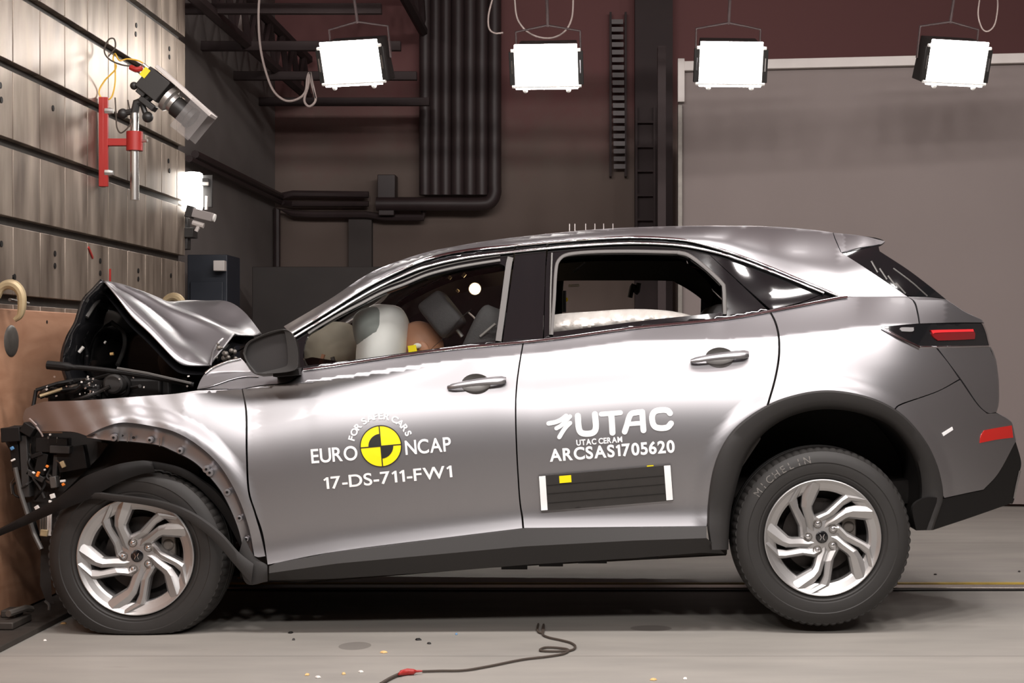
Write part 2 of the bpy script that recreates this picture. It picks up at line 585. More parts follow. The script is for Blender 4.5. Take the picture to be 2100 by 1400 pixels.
def tess(outline, holes, sx, sy, lines=()):
    loops = []
    S = np.array([sx, sy], float)
    for L in [outline] + list(holes):
        A = np.array(L, float) / S
        pts = []
        for i in range(len(A)):
            a, b = A[i], A[(i + 1) % len(A)]
            n = max(1, int(np.linalg.norm(b - a)))
            for k in range(n): pts.append(a + (b - a) * k / n)
        loops.append(np.array(pts))
    allb = np.concatenate(loops)
    lo, hi = allb.min(0), allb.max(0)
    gx, gy = np.meshgrid(np.arange(lo[0] + .5, hi[0], 1), np.arange(lo[1] + .5, hi[1], 1))
    gx = gx + (np.arange(gx.shape[0]) % 2)[:, None] * .5
    g = np.stack([gx.ravel(), gy.ravel()], 1)
    g = g[inside(g, loops)]
    if len(g):
        dm = np.min(np.hypot(g[:, None, 0] - allb[None, :, 0], g[:, None, 1] - allb[None, :, 1]), 1)
        g = g[dm > .45]
    lines_s = []
    for Ln in lines:
        A = resample(np.array(Ln, float) / S, max(3, int(np.linalg.norm(np.diff(np.array(Ln) / S, axis=0), axis=1).sum())))
        ok = inside(A, loops)
        dm = np.min(np.hypot(A[:, None, 0] - allb[None, :, 0], A[:, None, 1] - allb[None, :, 1]), 1)
        lines_s.append((A, ok & (dm > .5)))
        if len(g):
            dg_ = np.min(np.hypot(g[:, None, 0] - A[None, :, 0], g[:, None, 1] - A[None, :, 1]), 1)
            g = g[dg_ > .5]
    vs = [tuple(p) for p in allb] + [tuple(p) for p in g]
    es, k = [], 0
    for L in loops:
        n = len(L)
        es += [(k + i, k + (i + 1) % n) for i in range(n)]
        k += n
    for A, ok in lines_s:
        prev = None
        for p, o_ in zip(A, ok):
            if o_:
                vs.append(tuple(p))
                if prev is not None: es.append((prev, len(vs) - 1))
                prev = len(vs) - 1
            else: prev = None
    rv, re, rf, ov, oe, of = geometry.delaunay_2d_cdt([Vector(v) for v in vs], es, [], 0, 1e-5)
    V = np.array([tuple(v) for v in rv])
    T = np.array([tuple(f) for f in rf])
    c = V[T].mean(1)
    T = T[inside(c, loops)]
    return V * S, T

def panel(name, outline, m, parent, holes=(), off=0., flange=.012, far=False, f=body, step=(14, 7), label=None, lines=()):
    V, T = tess(outline, holes, *step, lines)
    P = WB(V[:, 0], V[:, 1], off, f)
    h = 1.0
    du = WB(V[:, 0] + h, V[:, 1], off, f) - WB(V[:, 0] - h, V[:, 1], off, f)
    dv = WB(V[:, 0], V[:, 1] + h, off, f) - WB(V[:, 0], V[:, 1] - h, off, f)
    N = np.cross(du, dv)
    N /= np.linalg.norm(N, axis=1)[:, None] + 1e-12
    N[N[:, 1] > 0] *= -1
    # face winding towards -Y
    a = P[T[:, 1]] - P[T[:, 0]]; b = P[T[:, 2]] - P[T[:, 0]]
    fn = np.cross(a, b)
    bad = (fn * N[T[:, 0]]).sum(1) < 0
    T[bad] = T[bad][:, ::-1]
    verts = [tuple(p) for p in P]; nor = [tuple(n) for n in N]
    faces = [tuple(int(i) for i in t) for t in T]
    if flange:
        cnt = {}
        for t in faces:
            for i in range(3):
                e = (t[i], t[(i + 1) % 3])
                cnt[e] = 1
        for (i, j) in list(cnt):
            if (j, i) not in cnt:
                k = len(verts)
                p, q = P[i], P[j]
                pi, pj = p - N[i] * flange, q - N[j] * flange
                n = np.cross(q - p, N[i]); n /= np.linalg.norm(n) + 1e-12
                verts += [tuple(p), tuple(q), tuple(pj), tuple(pi)]
                nor += [tuple(n)] * 4
                faces.append((k + 3, k + 2, k + 1, k))
    objs = []
    for side in ((1,) if far == 'only' else (0, 1) if far else (0,)):
        vv, nn, ff = verts, nor, faces
        if side:
            vv = [(v[0], 2 * YC - v[1], v[2]) for v in verts]
            nn = [(v[0], -v[1], v[2]) for v in nor]
            ff = [t[::-1] for t in faces]
        me = bpy.data.meshes.new(name)
        me.from_pydata(vv, [], ff)
        me.update()
        me.shade_smooth()
        me.normals_split_custom_set_from_vertices(nn)
        pr = parent[side] if isinstance(parent, (list, tuple)) else parent
        o = finish(me, name, m, pr)
        if label: o['label'] = label
        objs.append(o)
    return objs if far is True else objs[0]

def ribbon(name, pts, width, m, parent, off=-.006, thick=.008, far=False, f=body, n=None, build=True, mb=None):
    """raised bar along a path on the body side; width in elevation units"""
    P = resample(pts, n or max(6, int(len(pts) * 1.5)))
    t = np.gradient(P, axis=0)
    t /= np.linalg.norm(t, axis=1)[:, None] + 1e-9
    nrm = np.stack([-t[:, 1], t[:, 0]], 1)
    rows = []
    for s, o in ((-.5, thick), (-.5, .002), (-.25, 0), (.25, 0), (.5, .002), (.5, thick)):
        Q = P + nrm * width * s
        rows.append(WB(Q[:, 0], Q[:, 1], off + o, f))
    objs = []
    for side in ((0, 1) if far else (0,)):
        b = mb if (mb is not None and not side) else MB()
        b.loft([[tuple(p) for p in (flip(r) if side else r)] for r in rows])
        if build:
            objs.append(b.build(name, m, parent[side] if isinstance(parent, (list, tuple)) else parent, smooth=60))
    return objs if far else (objs[0] if objs else None)

def across(name, pts, m, parent, n=18, dx=0., dz=0., npts=None, smooth=40, off=0., f=body):
    P = resample(pts, npts or max(4, len(pts)))
    A = WB(P[:, 0], P[:, 1], off, f)
    Bf = flip(A)
    rows = []
    for i in range(n + 1):
        u = i / n
        s = math.sin(PI * u) ** .8 if 0 < u < 1 else 0
        R = A * (1 - u) + Bf * u
        R[:, 0] += dx * s
        R[:, 2] += dz * s
        rows.append([tuple(p) for p in R])
    return MB().loft(rows).build(name, m, parent, smooth=smooth)

def text_mesh(s, bold=0.):
    cu = bpy.data.curves.new('t', 'FONT')
    cu.body = s
    cu.size = 1
    cu.offset = bold
    o = bpy.data.objects.new('t', cu)
    COL.objects.link(o)
    bpy.context.view_layer.update()
    dg = bpy.context.evaluated_depsgraph_get()
    me = bpy.data.meshes.new_from_object(o.evaluated_get(dg))
    V = np.array([v.co[:2] for v in me.vertices]).reshape(-1, 2)
    Fc = [tuple(p.vertices) for p in me.polygons]
    adv = V[:, 0].max() if len(V) else .3
    bpy.data.objects.remove(o)
    bpy.data.curves.remove(cu)
    bpy.data.meshes.remove(me)
    return V, Fc
_capH = None
def cap_height():
    global _capH
    if _capH is None: _capH = text_mesh('H')[0][:, 1].max()
    return _capH

def decal(V2, Fc, name, m, parent, off=-.004, f=body, thick=.0):
    """flat artwork in elevation coordinates laid on the body side"""
    V2 = np.array(V2, float)
    P = WB(V2[:, 0], V2[:, 1], off, f)
    me = bpy.data.meshes.new(name)
    faces = []
    for t in Fc:
        a, b, c = V2[t[0]], V2[t[1]], V2[t[2]]
        faces.append(tuple(t))
    me.from_pydata([tuple(p) for p in P], [], faces)
    bm = bmesh.new(); bm.from_mesh(me)
    for fc in bm.faces:
        fc.normal_update()
        if fc.normal.y > 0: fc.normal_flip()
    bm.to_mesh(me); bm.free()
    return finish(me, name, m, parent)

_gl = {}
def glyph(ch, bold=0.):
    key = (ch, round(bold, 4))
    if key not in _gl:
        if ch == '1':
            h, k = cap_height(), bold
            V = np.array([(.17 - k, 0), (.265 + k, 0), (.265 + k, h), (.185, h), (.02, h - .12), (.055 + k, h - .20 - k), (.17 - k, h - .12 - k)])
            _gl[key] = (V, [(0, 1, 2, 6), (2, 3, 6), (3, 4, 5, 6)])
        else:
            V, Fc = text_mesh(ch, bold)
            _gl[key] = (V - np.array([V[:, 0].min(), 0]), Fc)
    return _gl[key]
def text_fit(s, p0, p1, cap, bold=.016):
    """letters set evenly between baseline points p0 and p1 (elevation units); returns V2, faces"""
    gap = .065
    items, x = [], 0.
    for ch in s:
        if ch == ' ': x += .26; continue
        V, Fc = glyph(ch, bold)
        items.append((V + np.array([x, 0]), Fc))
        x += V[:, 0].max() + (gap * 1.5 if ch == '1' else gap)
    x1 = max(v[:, 0].max() for v, f in items)
    p0, p1 = np.array(p0, float), np.array(p1, float)
    ux = (p1 - p0) / x1
    t = (p1 - p0) / np.linalg.norm(p1 - p0)
    up = np.array([t[1], -t[0]]) * cap / cap_height()
    return join2([(p0 + V[:, :1] * ux + V[:, 1:] * up, Fc) for V, Fc in items])

def stroke(pts, w, n=6, round_ends=True):
    """thick polyline in 2D -> verts, faces"""
    P = np.array(pts, float)
    t = np.gradient(P, axis=0); t /= np.linalg.norm(t, axis=1)[:, None] + 1e-9
    nr = np.stack([-t[:, 1], t[:, 0]], 1) * w / 2
    V = []; Fc = []
    for p, q in zip(P, nr): V += [p + q, p - q]
    for i in range(len(P) - 1): Fc.append((2 * i, 2 * i + 1, 2 * i + 3, 2 * i + 2))
    if round_ends:
        for p in (P[0], P[-1]):
            k = len(V)
            V += [p + w / 2 * np.array([math.cos(a), math.sin(a)]) for a in np.linspace(0, 2 * PI, 13)[:-1]]
            Fc.append(tuple(range(k, k + 12)))
    return V, Fc

def join2(parts):
    V, Fc = [], []
    for v, f in parts:
        k = len(V)
        V += [tuple(p) for p in v]
        Fc += [tuple(i + k for i in t) for t in f]
    return V, Fc
# ------------------------------------------------------------------ the setting
FLOOR_Y0, FLOOR_Y1, FX0, FX1 = -9.0, 9.0, -4.2, 6.5
def struct(o): o['kind'] = 'structure'; return o
struct(MB().box((1.15, 0, -.05), (10.7, 18, .1)).build('floor', 'floor_concrete'))
BW = 8.5
struct(MB().box((1.15, BW + .1, 2.2), (10.7, .2, 4.6)).build('wall_back', 'back_wall_paint_glow'))
struct(MB().box((-3.04, (3.6 + BW) / 2, 2.2), (.2, BW - 3.6, 4.6)).build('wall_left', 'wall_side_paint'))
struct(MB().box((6.6, 0, 2.2), (.2, 18, 4.6)).build('wall_right', 'wall_side_paint'))
struct(MB().box((1.15, -9.1, 2.2), (10.7, .2, 4.6)).build('wall_front', 'wall_side_paint'))
struct(MB().box((1.15, 0, 5.35), (10.7, 18, .1)).build('ceiling', 'ceiling_red_glow'))
struct(MB().box((1.15, BW + .1, 4.9), (10.7, .2, .8)).build('wall_back_upper', 'ceiling_red_glow'))
# pilaster of the back wall, and the shallow lintels
zp = W(0, 440, BW).z
struct(MB().box((W(740, 0, BW - .05).x, BW - .05, zp / 2), (.21, .1, zp)).build('trim_1', 'pilaster_paint'))
struct(MB().box(W(1340, 300, BW - .12), (.34, .24, 5.2)).build('trim_2', 'girder'))

# tow rail let into the floor
g = empty('tow_rail', (1.6, 1.28, 0), 'steel tow rail with a yellow line running along the floor under the car', 'floor rail')
MB().box((2.1, 1.42, .004), (8.6, .045, .008)).build('painted_line', 'rail_yellow', g, bevel=.001)
MB().box((2.1, 1.30, .005), (8.6, .10, .010)).build('rail_plate', 'rail_steel', g, bevel=.002)
MB().box((2.1, 1.22, .003), (8.6, .035, .006)).build('slot', 'black_plastic', g)

# ------------------------------------------------------------------ impact barrier
XB = -2.50
bar = empty('impact_barrier', (XB - .5, 1.2, 0), 'tall steel-planked crash barrier with dark horizontal slots, car against its base', 'crash barrier')
PW = .344
zs = [1.355 + .333 * k for k in range(0, 8)]
b = MB()
y_end, y_beg = 3.46, .51 - PW * 9
edges = [y_end] + [.51 + PW * k for k in range(8, -10, -1)]
zedges = [.06] + [z for z in zs if z < 3.6] + [3.62]
plate = MB()
for i in range(len(edges) - 1):
    ya, yb = edges[i + 1] + .005, edges[i] - .005
    for j in range(len(zedges) - 1):
        za, zb = zedges[j] + (.021 if j else 0), zedges[j + 1] - (.021 if j < len(zedges) - 2 else 0)
        if i == 0 and zb > 3.1:            # cut-off top corner at the far end
            plate.add([(XB, ya, za), (XB, yb, za), (XB, yb, 3.22), (XB, ya, 3.36), (XB - .04, ya, za), (XB - .04, yb, za), (XB - .04, yb, 3.22), (XB - .04, ya, 3.36)],
                      [(0, 1, 2, 3), (7, 6, 5, 4), (0, 4, 5, 1), (1, 5, 6, 2), (2, 6, 7, 3), (3, 7, 4, 0)])
        else:
            plate.box((XB - .02, (ya + yb) / 2, (za + zb) / 2), (.04, yb - ya, zb - za))
plate.build('steel_planks', 'barrier_steel', bar, smooth=30, bevel=.002)
MB().box((XB - .45, (y_end + y_beg) / 2, 1.75), (.82, y_end - y_beg - .02, 3.1)).build('core', 'steel_dark', bar)
MB().box((XB + .04, 0.0, .012), (.44, 7.0, .024)).build('foot_plate', 'steel_dark', bar, bevel=.004)
for (px, py) in ((108, 222), (279, 52), (278, 70), (345, 330), (347, 350), (112, 520), (112, 545), (205, 535), (205, 560), (283, 555), (283, 572), (350, 565), (0, 175), (2, 205), (2, 500), (29, 568), (347, 100), (347, 117)):
    # pairs of small bolt holes
    d = (XB) * F / (px - VX)
    z = CZ - (py - VY) * d / F
    MB().lathe([(.0, .004), (.014, .004), (.014, -.01)], 10, Matrix.Translation((XB, d - D, z)), axis='X').build('bolt_hole', 'black_plastic', bar)

# plywood facing sheet clamped to the barrier
XP = -2.452
zt = CZ - (632 - VY) * (XP / (0 - VX) * F) / F
ply = empty('plywood_facing_panel', (XP, 0, .07), 'brown plywood sheet clamped flat on the barrier in front of the car', 'plywood sheet')
MB().box((XP - .022, -.1, (zt + .03) / 2), (.044, 3.9, zt - .03)).build('sheet', 'plywood', ply, bevel=.004)
def on_x(px, py, X):
    d = X * F / (px - VX)
    return Vector((X, d - D, CZ - (py - VY) * d / F))
p = on_x(23, 699, XP)
MB().ball((0, 0, 0), (.012, .085, .068), Matrix.Translation(p)).build('end_plug', 'dull_metal', ply).__setitem__('label', 'round grey metal plug')
p = on_x(96, 660, XP)
MB().lathe([(0, .002), (.008, .002), (.008, -.01)], 10, Matrix.Translation(p), axis='X').build('screw', 'black_plastic', ply)

def clamp(name, px, py, s, label):
    p = on_x(px, py, XP + .05)
    g = empty(name, p, label, 'clamp', 'clamps holding the plywood sheet', world=False)
    b = MB()
    # curved bow in the x-z plane, square in section
    arc = [(-.09, 0, .02), (-.06, 0, .085), (-.005, 0, .115), (.055, 0, .10), (.095, 0, .04), (.10, 0, -.05), (.085, 0, -.12), (.045, 0, -.155)]
    arc = cr(arc, 5)
    b.tube([Vector((a[0], a[1], a[2])) * s for a in arc], [s * v for v in np.interp(np.linspace(0, 1, len(arc)), [0, .4, .75, 1], [.030, .040, .032, .018])], 10)
    b.build('bow', 'brass', g)
    MB().tube([Vector((.0, .02, .0)) * s, Vector((.03, .34, -.02)) * s], .013 * s, 8).box(Vector((.02, .20, .0)) * s, Vector((.05, .06, .05)) * s).build('spindle', 'dull_metal', g)
    return g
clamp('screw_clamp', 18, 614, .54, 'brass-coloured bow clamp on the plywood top edge at the left of the photo')
clamp('screw_clamp', 354, 634, .62, 'small brass-coloured clamp on the plywood behind the buckled bonnet')
p = on_x(16, 1268, XP + .075); p.z = .05
g = empty('toggle_clamp', p, 'dark flat clamp at the foot of the plywood sheet', 'clamp', world=False)
MB().box((0, 0, -.01), (.12, .22, .03)).box((0, .05, .02), (.06, .10, .03)).build('base', 'steel_dark', g, bevel=.005)
MB().tube([(0.02, -.05, .03), (.05, .06, .035), (.05, .13, .02)], .014, 8).build('arm', 'dull_metal', g)

# ------------------------------------------------------------------ red bracket with pole on the barrier, camera on its top
q = on_x(205, 290, XB + .01)
g = empty('red_pole_bracket', q, 'red steel bracket bolted to the barrier holding a vertical chrome pole', 'camera bracket')
d = q.y + D
s = d / F
def at(px, py, Y): return W(px, py, Y)
Yb = q.y
up, lo = at(204, 200, Yb), at(204, 383, Yb)
MB().box((q.x + .012, Yb, (up.z + lo.z) / 2), (.024, .045, up.z - lo.z)).box((q.x + .03, Yb - .012, (up.z + lo.z) / 2), (.03, .02, up.z - lo.z)).build('back_plate', 'red_paint', g, bevel=.002)
Xp = at(276, 290, Yb).x
za = at(0, 292, Yb).z
MB().box(((q.x + Xp) / 2 + .01, Yb, za), (Xp - q.x, .04, .036)).build('arm', 'red_paint', g, bevel=.002)
zc0, zc1 = at(0, 309, Yb).z, at(0, 270, Yb).z
MB().lathe([(.026, zc0), (.041, zc0), (.041, zc1), (.026, zc1)], 24, Matrix.Translation((Xp, Yb, 0)), axis='Z').build('collar', 'red_paint', g)
zp0, zp1 = at(0, 410, Yb).z, at(0, 232, Yb).z
MB().lathe([(0, zp0), (.022, zp0), (.022, zp1), (0, zp1)], 24, Matrix.Translation((Xp, Yb, 0)), axis='Z').build('pole', 'pole_metal', g)
for z in (up.z - .07, lo.z + .07):
    MB().lathe([(0, .07), (.012, .07), (.018, .05), (.018, .03)], 8, Matrix.Translation((q.x, Yb - .01, z)), axis='X').build('bolt', 'bare_metal', g)
MB().tube([(Xp + .03, Yb, (zc0 + zc1) / 2), (Xp + .07, Yb - .02, (zc0 + zc1) / 2)], .007, 6).build('clamp_screw', 'bare_metal', g)

# the camera: local x along the lens axis (pointing right and down)
base = Vector((Xp, Yb, zp1))
g = empty('high_speed_camera', base, 'black high-speed camera with clear shield on top of the chrome pole', 'camera')
cpos = at(322, 178, Yb)
ang = math.atan2(248 - 150, 440 - 320)
Rm = Matrix.Translation(cpos) @ Matrix.Rotation(ang, 4, 'Y')
S2 = s
MB().box((-.01, 0, 0), (54 * S2, .11, 50 * S2), Rm).box((-.035, 0, -.06), (.05, .08, .05), Rm).box((.02, 0, -.095), (.09, .07, .03), Rm).build('camera_body', 'cam_black', g, bevel=.004)
MB().box((-30 * S2, -.01, 8 * S2), (13 * S2, .10, 20 * S2), Rm).build('type_label', 'yellow', g)
MB().lathe([(.045, 28 * S2), (.066, 30 * S2), (.066, 40 * S2), (.05, 44 * S2), (.05, 52 * S2), (.0, 52 * S2)], 24, Rm @ Matrix.Translation((0, 0, -.01)), axis='X').build('lens_mount', 'bare_metal', g)
MB().lathe([(.04, 50 * S2), (.052, 54 * S2), (.052, 88 * S2), (.056, 90 * S2), (.056, 100 * S2), (.045, 100 * S2), (.04, 90 * S2), (0, 90 * S2)], 24, Rm @ Matrix.Translation((0, 0, -.015)), axis='X').build('lens', 'cam_black', g)
MB().box((52 * S2, 0, 32 * S2), (150 * S2, .13, 7 * S2), Rm @ Matrix.Rotation(math.radians(3), 4, 'Y')).build('top_plate', 'screen_frame', g, bevel=.002)
for sy in (-.075, .075): MB().box((103 * S2, sy, -6 * S2), (48 * S2, .004, 74 * S2), Rm).build('clear_shield', 'clear_shield', g)
b = MB()
b.tube([base + Vector((0, 0, .0)), base + Vector((.01, 0, .05)), at(300, 205, Yb), at(312, 195, Yb)], .022, 10)
b.tube([at(255, 232, Yb), at(280, 226, Yb)], .016, 8).ball(at(252, 233, Yb), .026).ball(at(303, 240, Yb), .028)
b.tube([at(300, 238, Yb), at(292, 215, Yb)], .014, 8).ball(at(275, 176, Yb - .03), .02)
b.build('tilt_head', 'cam_black', g)
b = MB()
for px, py in ((287, 137), (281, 143), (293, 132)):
    a = at(px, py, Yb); c = at(px + 18, py + 15, Yb)
    b.tube([a, c], .010, 8)
b.build('connectors', 'bare_metal', g)
MB().tube(cr([at(292, 140, Yb), at(280, 143, Yb - .01), at(268, 138, Yb)], 5), .014, 8).build('red_plug', 'red_paint', g)
MB().tube(cr([at(300, 135, Yb), at(285, 125, Yb), at(262, 121, Yb), at(245, 124, Yb - .1), at(236, 110, Yb), at(232, 122, Yb + .02), at(238, 140, Yb), at(215, 165, Yb), at(203, 188, Yb), at(212, 204, Yb), at(228, 200, Yb), at(236, 170, Yb), at(236, 130, Yb)], 6), .004, 6).build('yellow_cable', 'cable_yellow', g)
MB().tube(cr([at(275, 136, Yb), at(250, 133, Yb), at(225, 122, Yb), at(214, 105, Yb), at(222, 82, Yb), at(234, 80, Yb), at(236, 98, Yb), at(222, 116, Yb)], 6), .004, 6).build('dark_cable', 'cable_dark', g)
MB().tube(cr([at(262, 205, Yb), at(266, 225, Yb), at(270, 250, Yb - .03), at(250, 272, Yb - .03), at(240, 262, Yb - .02), at(238, 235, Yb), at(236, 200, Yb)], 6), .004, 6).build('sync_cable', 'cable_dark', g)

# ------------------------------------------------------------------ lit floodlight on the barrier's far edge with a small camera under it
Yl = 3.50
g = empty('barrier_floodlight', at(385, 430, Yl), 'bright white lit floodlight fixed at the far edge of the steel barrier', 'floodlight')
sl = (D + Yl) / F
Rl = Matrix.Translation(at(394, 398, Yl)) @ Matrix.Rotation(math.radians(50), 4, 'Z')
b = MB().box((0, 0, 5 * sl), (.10, 36 * sl, 80 * sl), Rl).build('lamp_head', 'lamp_white', g, bevel=.02)
MB().box((.0, .0, 0), (.05, .05, .05), Matrix.Translation(at(420, 374, Yl + .02))).box((0, 0, 0), (.07, .02, .20), Matrix.Translation(at(424, 392, Yl + .06))).build('back_housing', 'cam_black', g, bevel=.003)
MB().tube([at(405, 376, Yl), at(427, 377, Yl)], .012, 8).build('knob', 'screen_frame', g)
MB().tube([at(424, 402, Yl), at(423, 430, Yl)], .010, 8).build('side_handle', 'bare_metal', g)
MB().tube([at(364, 416, Yl), at(384, 426, Yl)], .018, 8).tube(cr([at(386, 412, Yl), at(390, 430, Yl), at(382, 450, Yl), at(384, 463, Yl)], 4), .016, 8).build('yoke', 'white_paint', g)
b = MB().box(at(372, 400, Yl + .08), (.06, .08, .04)).tube([at(378, 440, Yl), at(378, 485, Yl), at(383, 512, Yl)], [.03, .04, .02], 8).box(at(384, 478, Yl), (.10, .12, .06)).box(at(378, 495, Yl), (.06, .08, .10))
b.build('mounting_arm', 'cam_black', g, bevel=.004)
Rl2 = Matrix.Translation(at(412, 440, Yl - .1)) @ Matrix.Rotation(math.radians(14), 4, 'Y')
g = empty('small_camera', at(412, 440, Yl - .1), 'small grey box camera hanging under the floodlight at the barrier edge', 'camera')
MB().box((.01, 0, 0), (46 * sl, .07, 18 * sl), Rl2).build('camera_body', 'rung_grey', g, bevel=.004)
MB().box((-22 * sl, 0, 0), (14 * sl, .08, 24 * sl), Rl2).build('back_cap', 'cam_black', g, bevel=.004)
MB().lathe([(0, 30 * sl), (.024, 30 * sl), (.024, 23 * sl)], 16, Rl2, axis='X').build('lens', 'white_paint', g)
MB().tube([at(395, 456, Yl - .1), at(418, 463, Yl - .1)], .017, 8).tube([at(402, 474, Yl - .1), at(408, 462, Yl - .1)], .012, 8).build('arm', 'screen_frame', g)

# ------------------------------------------------------------------ the four ceiling floodlights in the picture
def make_lamp():
    g = empty('ceiling_floodlight', (0, 0, 0), 'x', 'floodlight', 'lit ceiling floodlights behind the car', world=False)
    MB().box((0, 0, 0), (.405, .012, .29)).build('glass_front', 'lamp_face', g, bevel=.004)
    MB().box((0, .11, 0), (.40, .20, .28), taper=.92).box((0, .24, .02), (.2, .08, .16)).build('housing', 'cam_black', g, bevel=.006)
    for z in (.105, -.125):
        b = MB()
        b.tube([(-.225, .0, z), (.225, .0, z)], .011, 8)
        b.build('frame_bar', 'white_paint', g)
    for x in (-.215, .215):
        MB().box((x * 1.03, .01, -.01), (.035, .03, .215)).build('side_plate', 'cam_black', g, bevel=.003)
        MB().box((x * 1.03, -.008, 0), (.006, .006, .085)).build('handle', 'chrome', g)
    for x in (-.14, .14):
        MB().ball((x, -.002, -.153), .016).build('latch', 'white_paint', g)
    MB().tube([(-.21, .16, 0), (-.21, .18, .20), (0, .18, .24), (.21, .18, .20), (.21, .16, 0)], .008, 6).build('yoke', 'girder', g)
    MB().tube([(0, .18, .23), (0, .18, .60)], .010, 8).build('hanger', 'girder', g)
    return g
def copy_tree(o, parent=None):
    c = o.copy(); COL.objects.link(c); c.parent = parent
    for ch in list(o.children): copy_tree(ch, c)
    return c
proto = make_lamp()
LY = 4.0
for i, (px, py, rz, ry, lab) in enumerate(((720, 130, -22, 0, 'lit square floodlight furthest left, just right of the dangling looped cable'),
                                         (1120, 137, -6, 0, 'lit square floodlight beside the vertical cable ladder'),
                                         (1499, 132, 5, 0, 'lit square floodlight at the left end of the grey screen'),
                                         (1963, 130, 20, 0, 'lit square floodlight furthest right, before the grey screen'))):
    o = proto if i == 0 else copy_tree(proto)
    o.location = W(px, py, LY)
    o.rotation_euler = (math.radians(19), math.radians(ry), math.radians(rz) * .8)
    o['label'] = lab

# truss and girders carrying the lamps and the roof
def girder(name, a, bb, r, label):
    b = MB()
    a, bb = Vector(a), Vector(bb)
    n = max(3, int((bb - a).length / .5))
    zu = Vector((0, 0, .34))
    b.tube([a, bb], r, 6); b.tube([a + zu, bb + zu], r, 6)
    for k in range(n):
        p, q = a.lerp(bb, k / n), a.lerp(bb, (k + 1) / n)
        m = a.lerp(bb, (k + .5) / n) + zu
        b.tube([p, m, q], r * .6, 5)
    o = b.build(name, 'girder')
    return tag(o, label, 'girder')
girder('roof_truss', (-2.6, 2.2, 3.42), (-2.6, 8.3, 3.42), .045, 'dark lattice girder running back above the left wall')
girder('roof_truss', (-1.55, 2.2, 4.0), (-1.55, 8.3, 4.0), .045, 'dark lattice girder running back under the ceiling nearer the floodlights')
girder('lamp_truss', (-2.9, 4.06, W(0, -45, LY).z), (6.4, 4.06, W(0, -45, LY).z), .03, 'long lattice truss across the hall carrying the floodlights')
for k, (y, z) in enumerate(((4.6, 3.45), (5.7, 3.4), (6.8, 3.36), (7.8, 3.3))):
    o = MB().box((-2.2, y, z), (1.5, .06, .07)).build('cross_beam', 'girder', bevel=.004)
    tag(o, ['dark cross beam at the upper left, nearest the barrier', 'second dark cross beam behind the barrier top', 'third dark cross beam behind the barrier top', 'rearmost dark cross beam near the back wall'][k], 'beam', 'cross beams at the upper left')

# hanging cables
def cable(name, pts, r, m, label, Y):
    o = MB().tube(cr([W(x, y, Y) for x, y in pts], 7), r, 6).build(name, m)
    return tag(o, label, 'cable')
cable('hanging_cable', [(533, -20), (530, 30), (533, 90), (543, 140), (560, 185), (585, 206), (610, 203), (626, 188), (630, 160), (634, 150), (632, 175), (624, 205), (634, 218), (647, 205), (640, 175), (636, 148), (646, 195), (648, 202)], .008, 'cable_grey', 'grey cable sagging in a loop left of the leftmost floodlight', 4.2)
cable('hanging_cable', [(1055, -10), (1060, 35), (1078, 62), (1105, 76), (1135, 77), (1160, 62), (1173, 35), (1176, -10)], .006, 'cable_grey', 'thin cable hanging in a half circle above the floodlight by the cable ladder', 4.2)
cable('hanging_cable', [(1012, -10), (1002, 30), (1003, 58), (1015, 68), (1032, 67)], .006, 'cable_grey', 'thin cable hook hanging left above the floodlight by the cable ladder', 4.2)
cable('hanging_cable', [(2010, -10), (2006, 30), (2014, 58), (2026, 64), (2040, 50), (2046, 15), (2045, -10)], .005, 'cable_grey', 'thin coiled cable above the rightmost floodlight', 4.2)

# ------------------------------------------------------------------ things against the back and left walls
# large pale screen on the right
scr = empty('backdrop_screen', (2.8, 5.5, 0), 'large plain grey screen with pale frame standing behind the rear of the car', 'backdrop screen')
A = W(1392, 128, 5.6); Bp = W(2500, 109, 5.08)
def scr_pt(u, z): return Vector((A.x + (Bp.x - A.x) * u, A.y + (Bp.y - A.y) * u, z))
zt = A.z
MB().add([scr_pt(0, .02), scr_pt(1, .02), scr_pt(1, zt), scr_pt(0, zt)] + [scr_pt(0, .02) + Vector((0, .05, 0)), scr_pt(1, .02) + Vector((0, .05, 0)), scr_pt(1, zt) + Vector((0, .05, 0)), scr_pt(0, zt) + Vector((0, .05, 0))],
         [(0, 1, 2, 3), (7, 6, 5, 4), (0, 4, 5, 1), (1, 5, 6, 2), (2, 6, 7, 3), (3, 7, 4, 0)]).build('sheet', 'screen_grey', scr)
def bar_box(p, q, w, dpt, name, m):
    p, q = Vector(p), Vector(q)
    t = (q - p).normalized()
    R = t.to_track_quat('X', 'Z').to_matrix().to_4x4()
    MB().box((0, 0, 0), ((q - p).length, dpt, w), Matrix.Translation((p + q) / 2) @ R).build(name, m, scr, bevel=.003)
off = Vector((0, -.03, 0))
bar_box(scr_pt(0, zt - .035) + off, scr_pt(1, zt - .035) + off, .07, .05, 'top_rail', 'screen_frame')
bar_box(scr_pt(.004, zt + .02) + off, scr_pt(.004, zt - .30) + off, .05, .06, 'corner_post', 'screen_frame')
bar_box(scr_pt(.002, .02) + off, scr_pt(.002, zt - .32) + off, .035, .05, 'edge_post', 'dull_metal')
struct(MB().box((.50, 5.75, 1.7), (.06, .12, 3.4)).build('trim_4', 'girder'))

